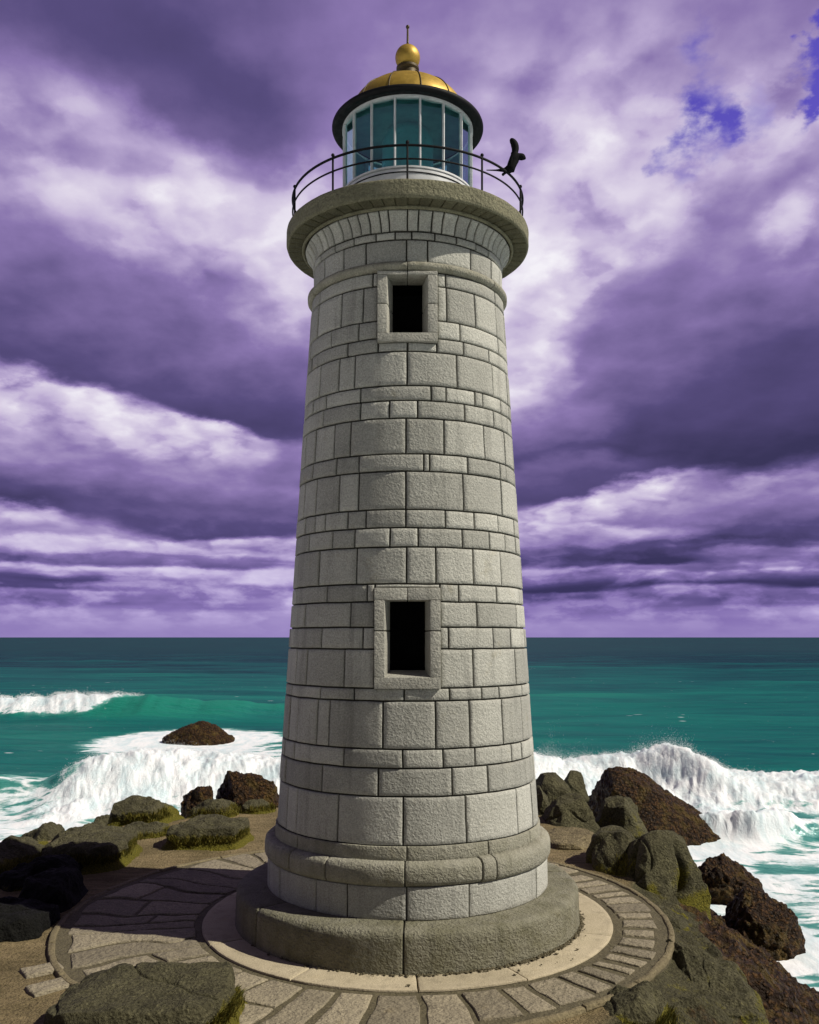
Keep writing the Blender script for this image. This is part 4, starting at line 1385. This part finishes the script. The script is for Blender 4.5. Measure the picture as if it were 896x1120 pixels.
def sea_mat():
    m, t, b, out = new_mat('sea_water')
    co = t.n('ShaderNodeNewGeometry').outputs['Position']
    A = lambda n: t.n('ShaderNodeAttribute', attribute_name=n).outputs['Fac']
    turb, foam, green = A('turb'), A('foam'), A('green')
    mp = t.n('ShaderNodeMapping', ins={'Vector': co}); mp.inputs['Scale'].default_value = (.45, 1.0, .6)
    pc = mp.outputs[0]
    g = t.math('ADD', green, t.math('MULTIPLY', t.math('SUBTRACT', t.noise(pc, .07, 4, .55), .5), .45))
    for sx, sy, k_ in ((.016, .13, .95), (.10, .8, .8)):
        mq = t.n('ShaderNodeMapping', ins={'Vector': co}); mq.inputs['Scale'].default_value = (sx, sy, sx)
        g = t.math('ADD', g, t.math('MULTIPLY', t.math('SUBTRACT', t.noise(mq.outputs[0], 1.0, 6, .62), .5), k_))
    wc = t.ramp(t.mrange(g, 0, 1.2), [(0.0, (.003, .030, .044)), (.35, (.004, .080, .084)), (.65, (.005, .130, .112)), (1.0, (.009, .180, .128))])
    # lacy foam: warped cell walls plus soft streaks
    wv = t.vmath('SCALE', t.vmath('SUBTRACT', t.noise(pc, .42, 5, .6, out=1), (.5, .5, .5)), scale=2.6)
    fc = t.vmath('ADD', pc, wv)
    v1 = t.n('ShaderNodeTexVoronoi', feature='DISTANCE_TO_EDGE', ins={'Vector': fc, 'Scale': .42}).outputs['Distance']
    v2 = t.n('ShaderNodeTexVoronoi', feature='DISTANCE_TO_EDGE', ins={'Vector': fc, 'Scale': 1.25}).outputs['Distance']
    lace = t.math('ADD', t.math('MULTIPLY', t.mrange(v1, 0, .42, 1, 0), .55), t.math('MULTIPLY', t.mrange(v2, 0, .40, 1, 0), .25))
    nz = t.noise(fc, .9, 8, .66)
    pat = t.math('ADD', lace, t.math('MULTIPLY', t.math('SUBTRACT', nz, .5), 1.15))
    thr = t.math('SUBTRACT', 1.07, t.math('MULTIPLY', foam, 1.10))
    fk = t.mrange(t.math('SUBTRACT', pat, thr), -.06, .22, 0, 1, smooth=True)
    fk = t.math('MULTIPLY', fk, t.mrange(foam, .06, .22, 0, 1))
    mst = t.n('ShaderNodeMapping', ins={'Vector': co}); mst.inputs['Scale'].default_value = (1.0, .40, .40)
    tn = t.math('ADD', t.math('MULTIPLY', t.noise(co, 1.4, 6, .65), .4), t.math('MULTIPLY', t.noise(mst.outputs[0], .8, 7, .66, dist=.5), .6))
    tk = t.mrange(t.math('ADD', t.math('MULTIPLY', turb, .66), t.math('MULTIPLY', t.math('SUBTRACT', tn, .5), 2.4)), .30, .62, 0, 1, smooth=True)
    fk = t.math('MAXIMUM', fk, tk)
    # scattered flecks of white on the ruffled swell
    fl = t.n('ShaderNodeTexVoronoi', ins={'Vector': pc, 'Scale': .55, 'Randomness': 1.0}).outputs['Distance']
    fl = t.math('ADD', fl, t.math('MULTIPLY', t.math('SUBTRACT', .585, t.noise(pc, .045, 5, .7)), 1.5))
    fk = t.math('MAXIMUM', fk, t.math('MULTIPLY', t.mrange(fl, .02, .10, .8, 0), t.mrange(green, .25, .7, 0, 1)))
    # aerated water just under the foam is paler
    aer = t.mrange(t.math('SUBTRACT', pat, thr), -.55, .1, 0, .55, smooth=True)
    aer = t.math('MAXIMUM', t.math('MULTIPLY', aer, t.mrange(foam, .1, .5, 0, 1)), t.mrange(turb, .2, .7, 0, .8))
    wc = t.mixc(aer, wc, rgba((.16, .44, .40)))
    t.set(b.inputs['Base Color'], wc)
    b.inputs['Roughness'].default_value = .16
    b.inputs['Specular IOR Level'].default_value = 0.0
    dist = t.vmath('LENGTH', co)
    r1 = t.noise(pc, 1.1, 6, .62); r2 = t.noise(pc, .16, 5, .6)
    hh = t.math('ADD', t.math('MULTIPLY', r1, .30), t.math('MULTIPLY', t.math('MULTIPLY', r2, t.mrange(dist, 60, 500, .2, 1.0)), 1.9))
    nb_ = t.n('ShaderNodeBump', ins={'Strength': .8, 'Distance': 1.0, 'Height': hh}).outputs[0]
    t.set(b.inputs['Normal'], nb_)
    # sky glint: unresolved wave slopes keep the grazing reflection of a real sea well below a mirror's
    gls = t.n('ShaderNodeBsdfGlossy', ins={'Color': (.85, .95, 1, 1), 'Roughness': t.mrange(dist, 60, 900, .14, .36), 'Normal': nb_})
    frs = t.n('ShaderNodeFresnel', ins={'IOR': 1.33, 'Normal': nb_}).outputs[0]
    kk = t.math('MINIMUM', t.math('MULTIPLY', frs, .5), .085)
    wat = t.n('ShaderNodeMixShader', ins={0: kk, 1: b.outputs[0], 2: gls.outputs[0]})
    fo = t.n('ShaderNodeBsdfPrincipled')
    msf = t.n('ShaderNodeMapping', ins={'Vector': co}); msf.inputs['Scale'].default_value = (.9, .4, .4)
    t.set(fo.inputs['Base Color'], t.mixc(t.mrange(t.noise(msf.outputs[0], 1.0, 7, .66, dist=.3), .36, .60, 0, 1), rgba((.58, .69, .73)), rgba((.82, .83, .85))))
    fo.inputs['Roughness'].default_value = .8
    fo.inputs['Specular IOR Level'].default_value = .15
    ms_ = t.n('ShaderNodeMapping', ins={'Vector': co}); ms_.inputs['Scale'].default_value = (1.2, .5, .5)
    fh = t.math('ADD', t.math('MULTIPLY', t.noise(ms_.outputs[0], 1.5, 7, .62, dist=.4), .75), t.math('MULTIPLY', pat, .25))
    t.set(fo.inputs['Normal'], t.n('ShaderNodeBump', ins={'Strength': t.mrange(turb, 0, .6, .25, .5), 'Distance': .5, 'Height': fh}).outputs[0])
    mx = t.n('ShaderNodeMixShader', ins={0: fk, 1: wat.outputs[0], 2: fo.outputs[0]})
    t.t.links.new(mx.outputs[0], out.inputs[0])
    return m
o = sm.build('sea', sea_mat())
tag(o, 'teal green sea with breaking waves and laced foam out to the horizon', 'sea', kind='structure')

# ------------------------------------------------------------------ spray thrown up by the breakers
M['spray'] = plain('sea_spray', (.88, .89, .90), .7, 0, .2)
OCT = np.array([(1, 0, 0), (-1, 0, 0), (0, 1, 0), (0, -1, 0), (0, 0, 1), (0, 0, -1)], float)
OF = np.array([(0, 2, 4), (2, 1, 4), (1, 3, 4), (3, 0, 4), (2, 0, 5), (1, 2, 5), (3, 1, 5), (0, 3, 5)])
def spray(label, n, x0, x1, crest, lift, size, bursts, front=1.5):
    X = rng.uniform(x0, x1, n)
    yc = np.interp(X, crest[0], crest[1])
    Y = yc + rng.normal(0, 1.0, n) * front
    zb, T, _, _ = sea(X, Y, np.full(n, .3))
    keep = T > .35
    amp = np.full(n, lift)
    for bx, bw, bh in bursts:
        amp = np.maximum(amp, bh * gauss(X - bx, bw))
    amp = amp * (.55 + .9 * np.abs(perlin(v3(X * 1.7, Y * .3, 0.0), 111)))
    up = rng.exponential(.33, n) * amp
    X = X + rng.normal(0, .12, n) * (1 + up); Y = Y - .25 * up + rng.normal(0, .1, n)
    s = size * rng.uniform(.5, 1.3, n) / (1 + .5 * up)
    P = np.stack([X, Y, zb + up], 1)[keep]; s = s[keep]
    k = len(P)
    V = P[:, None] + (OCT[None] * (1 + .5 * rng.normal(size=(k, 6, 1)))) * s[:, None, None]
    mb = MB()
    mb.add(V.reshape(-1, 3), [(OF[None] + (np.arange(k) * 6)[:, None, None]).reshape(-1, 3)])
    o = mb.build('sea_spray', M['spray'], smooth=True)
    tag(o, label, 'spray', kind='stuff')
spray('white spray flying off the far left roller', 14000, -90, -37, ([-90, -57, -44, -36, -24], [131, 130, 128, 127.5, 129]), .40, .030, [], 1.0)
spray('white spray over the heap of surf left of the tower', 40000, -25, 8, ([-40, -25.5, -22.5, -19.5, -16, -11, -4, 6, 14], [64, 61, 62, 64, 66.5, 67, 66, 64, 66]),   .40, .014, [(-18.5, 2.0, 1.3), (-21.5, 1.2, 1.2)], 2.4)
spray('white spray bursting along the right breaker', 60000, 3, 48, ([2, 8, 12, 16, 18.6, 20.2, 22, 26, 34, 60], [64, 64, 65, 66, 65, 63, 62, 61.5, 60, 59]), .38, .014, [(10.2, .9, 2.2), (12, 1.2, 1.1), (17.0, 1.2, 1.3), (19, 1.0, 1.4)], 1.4)
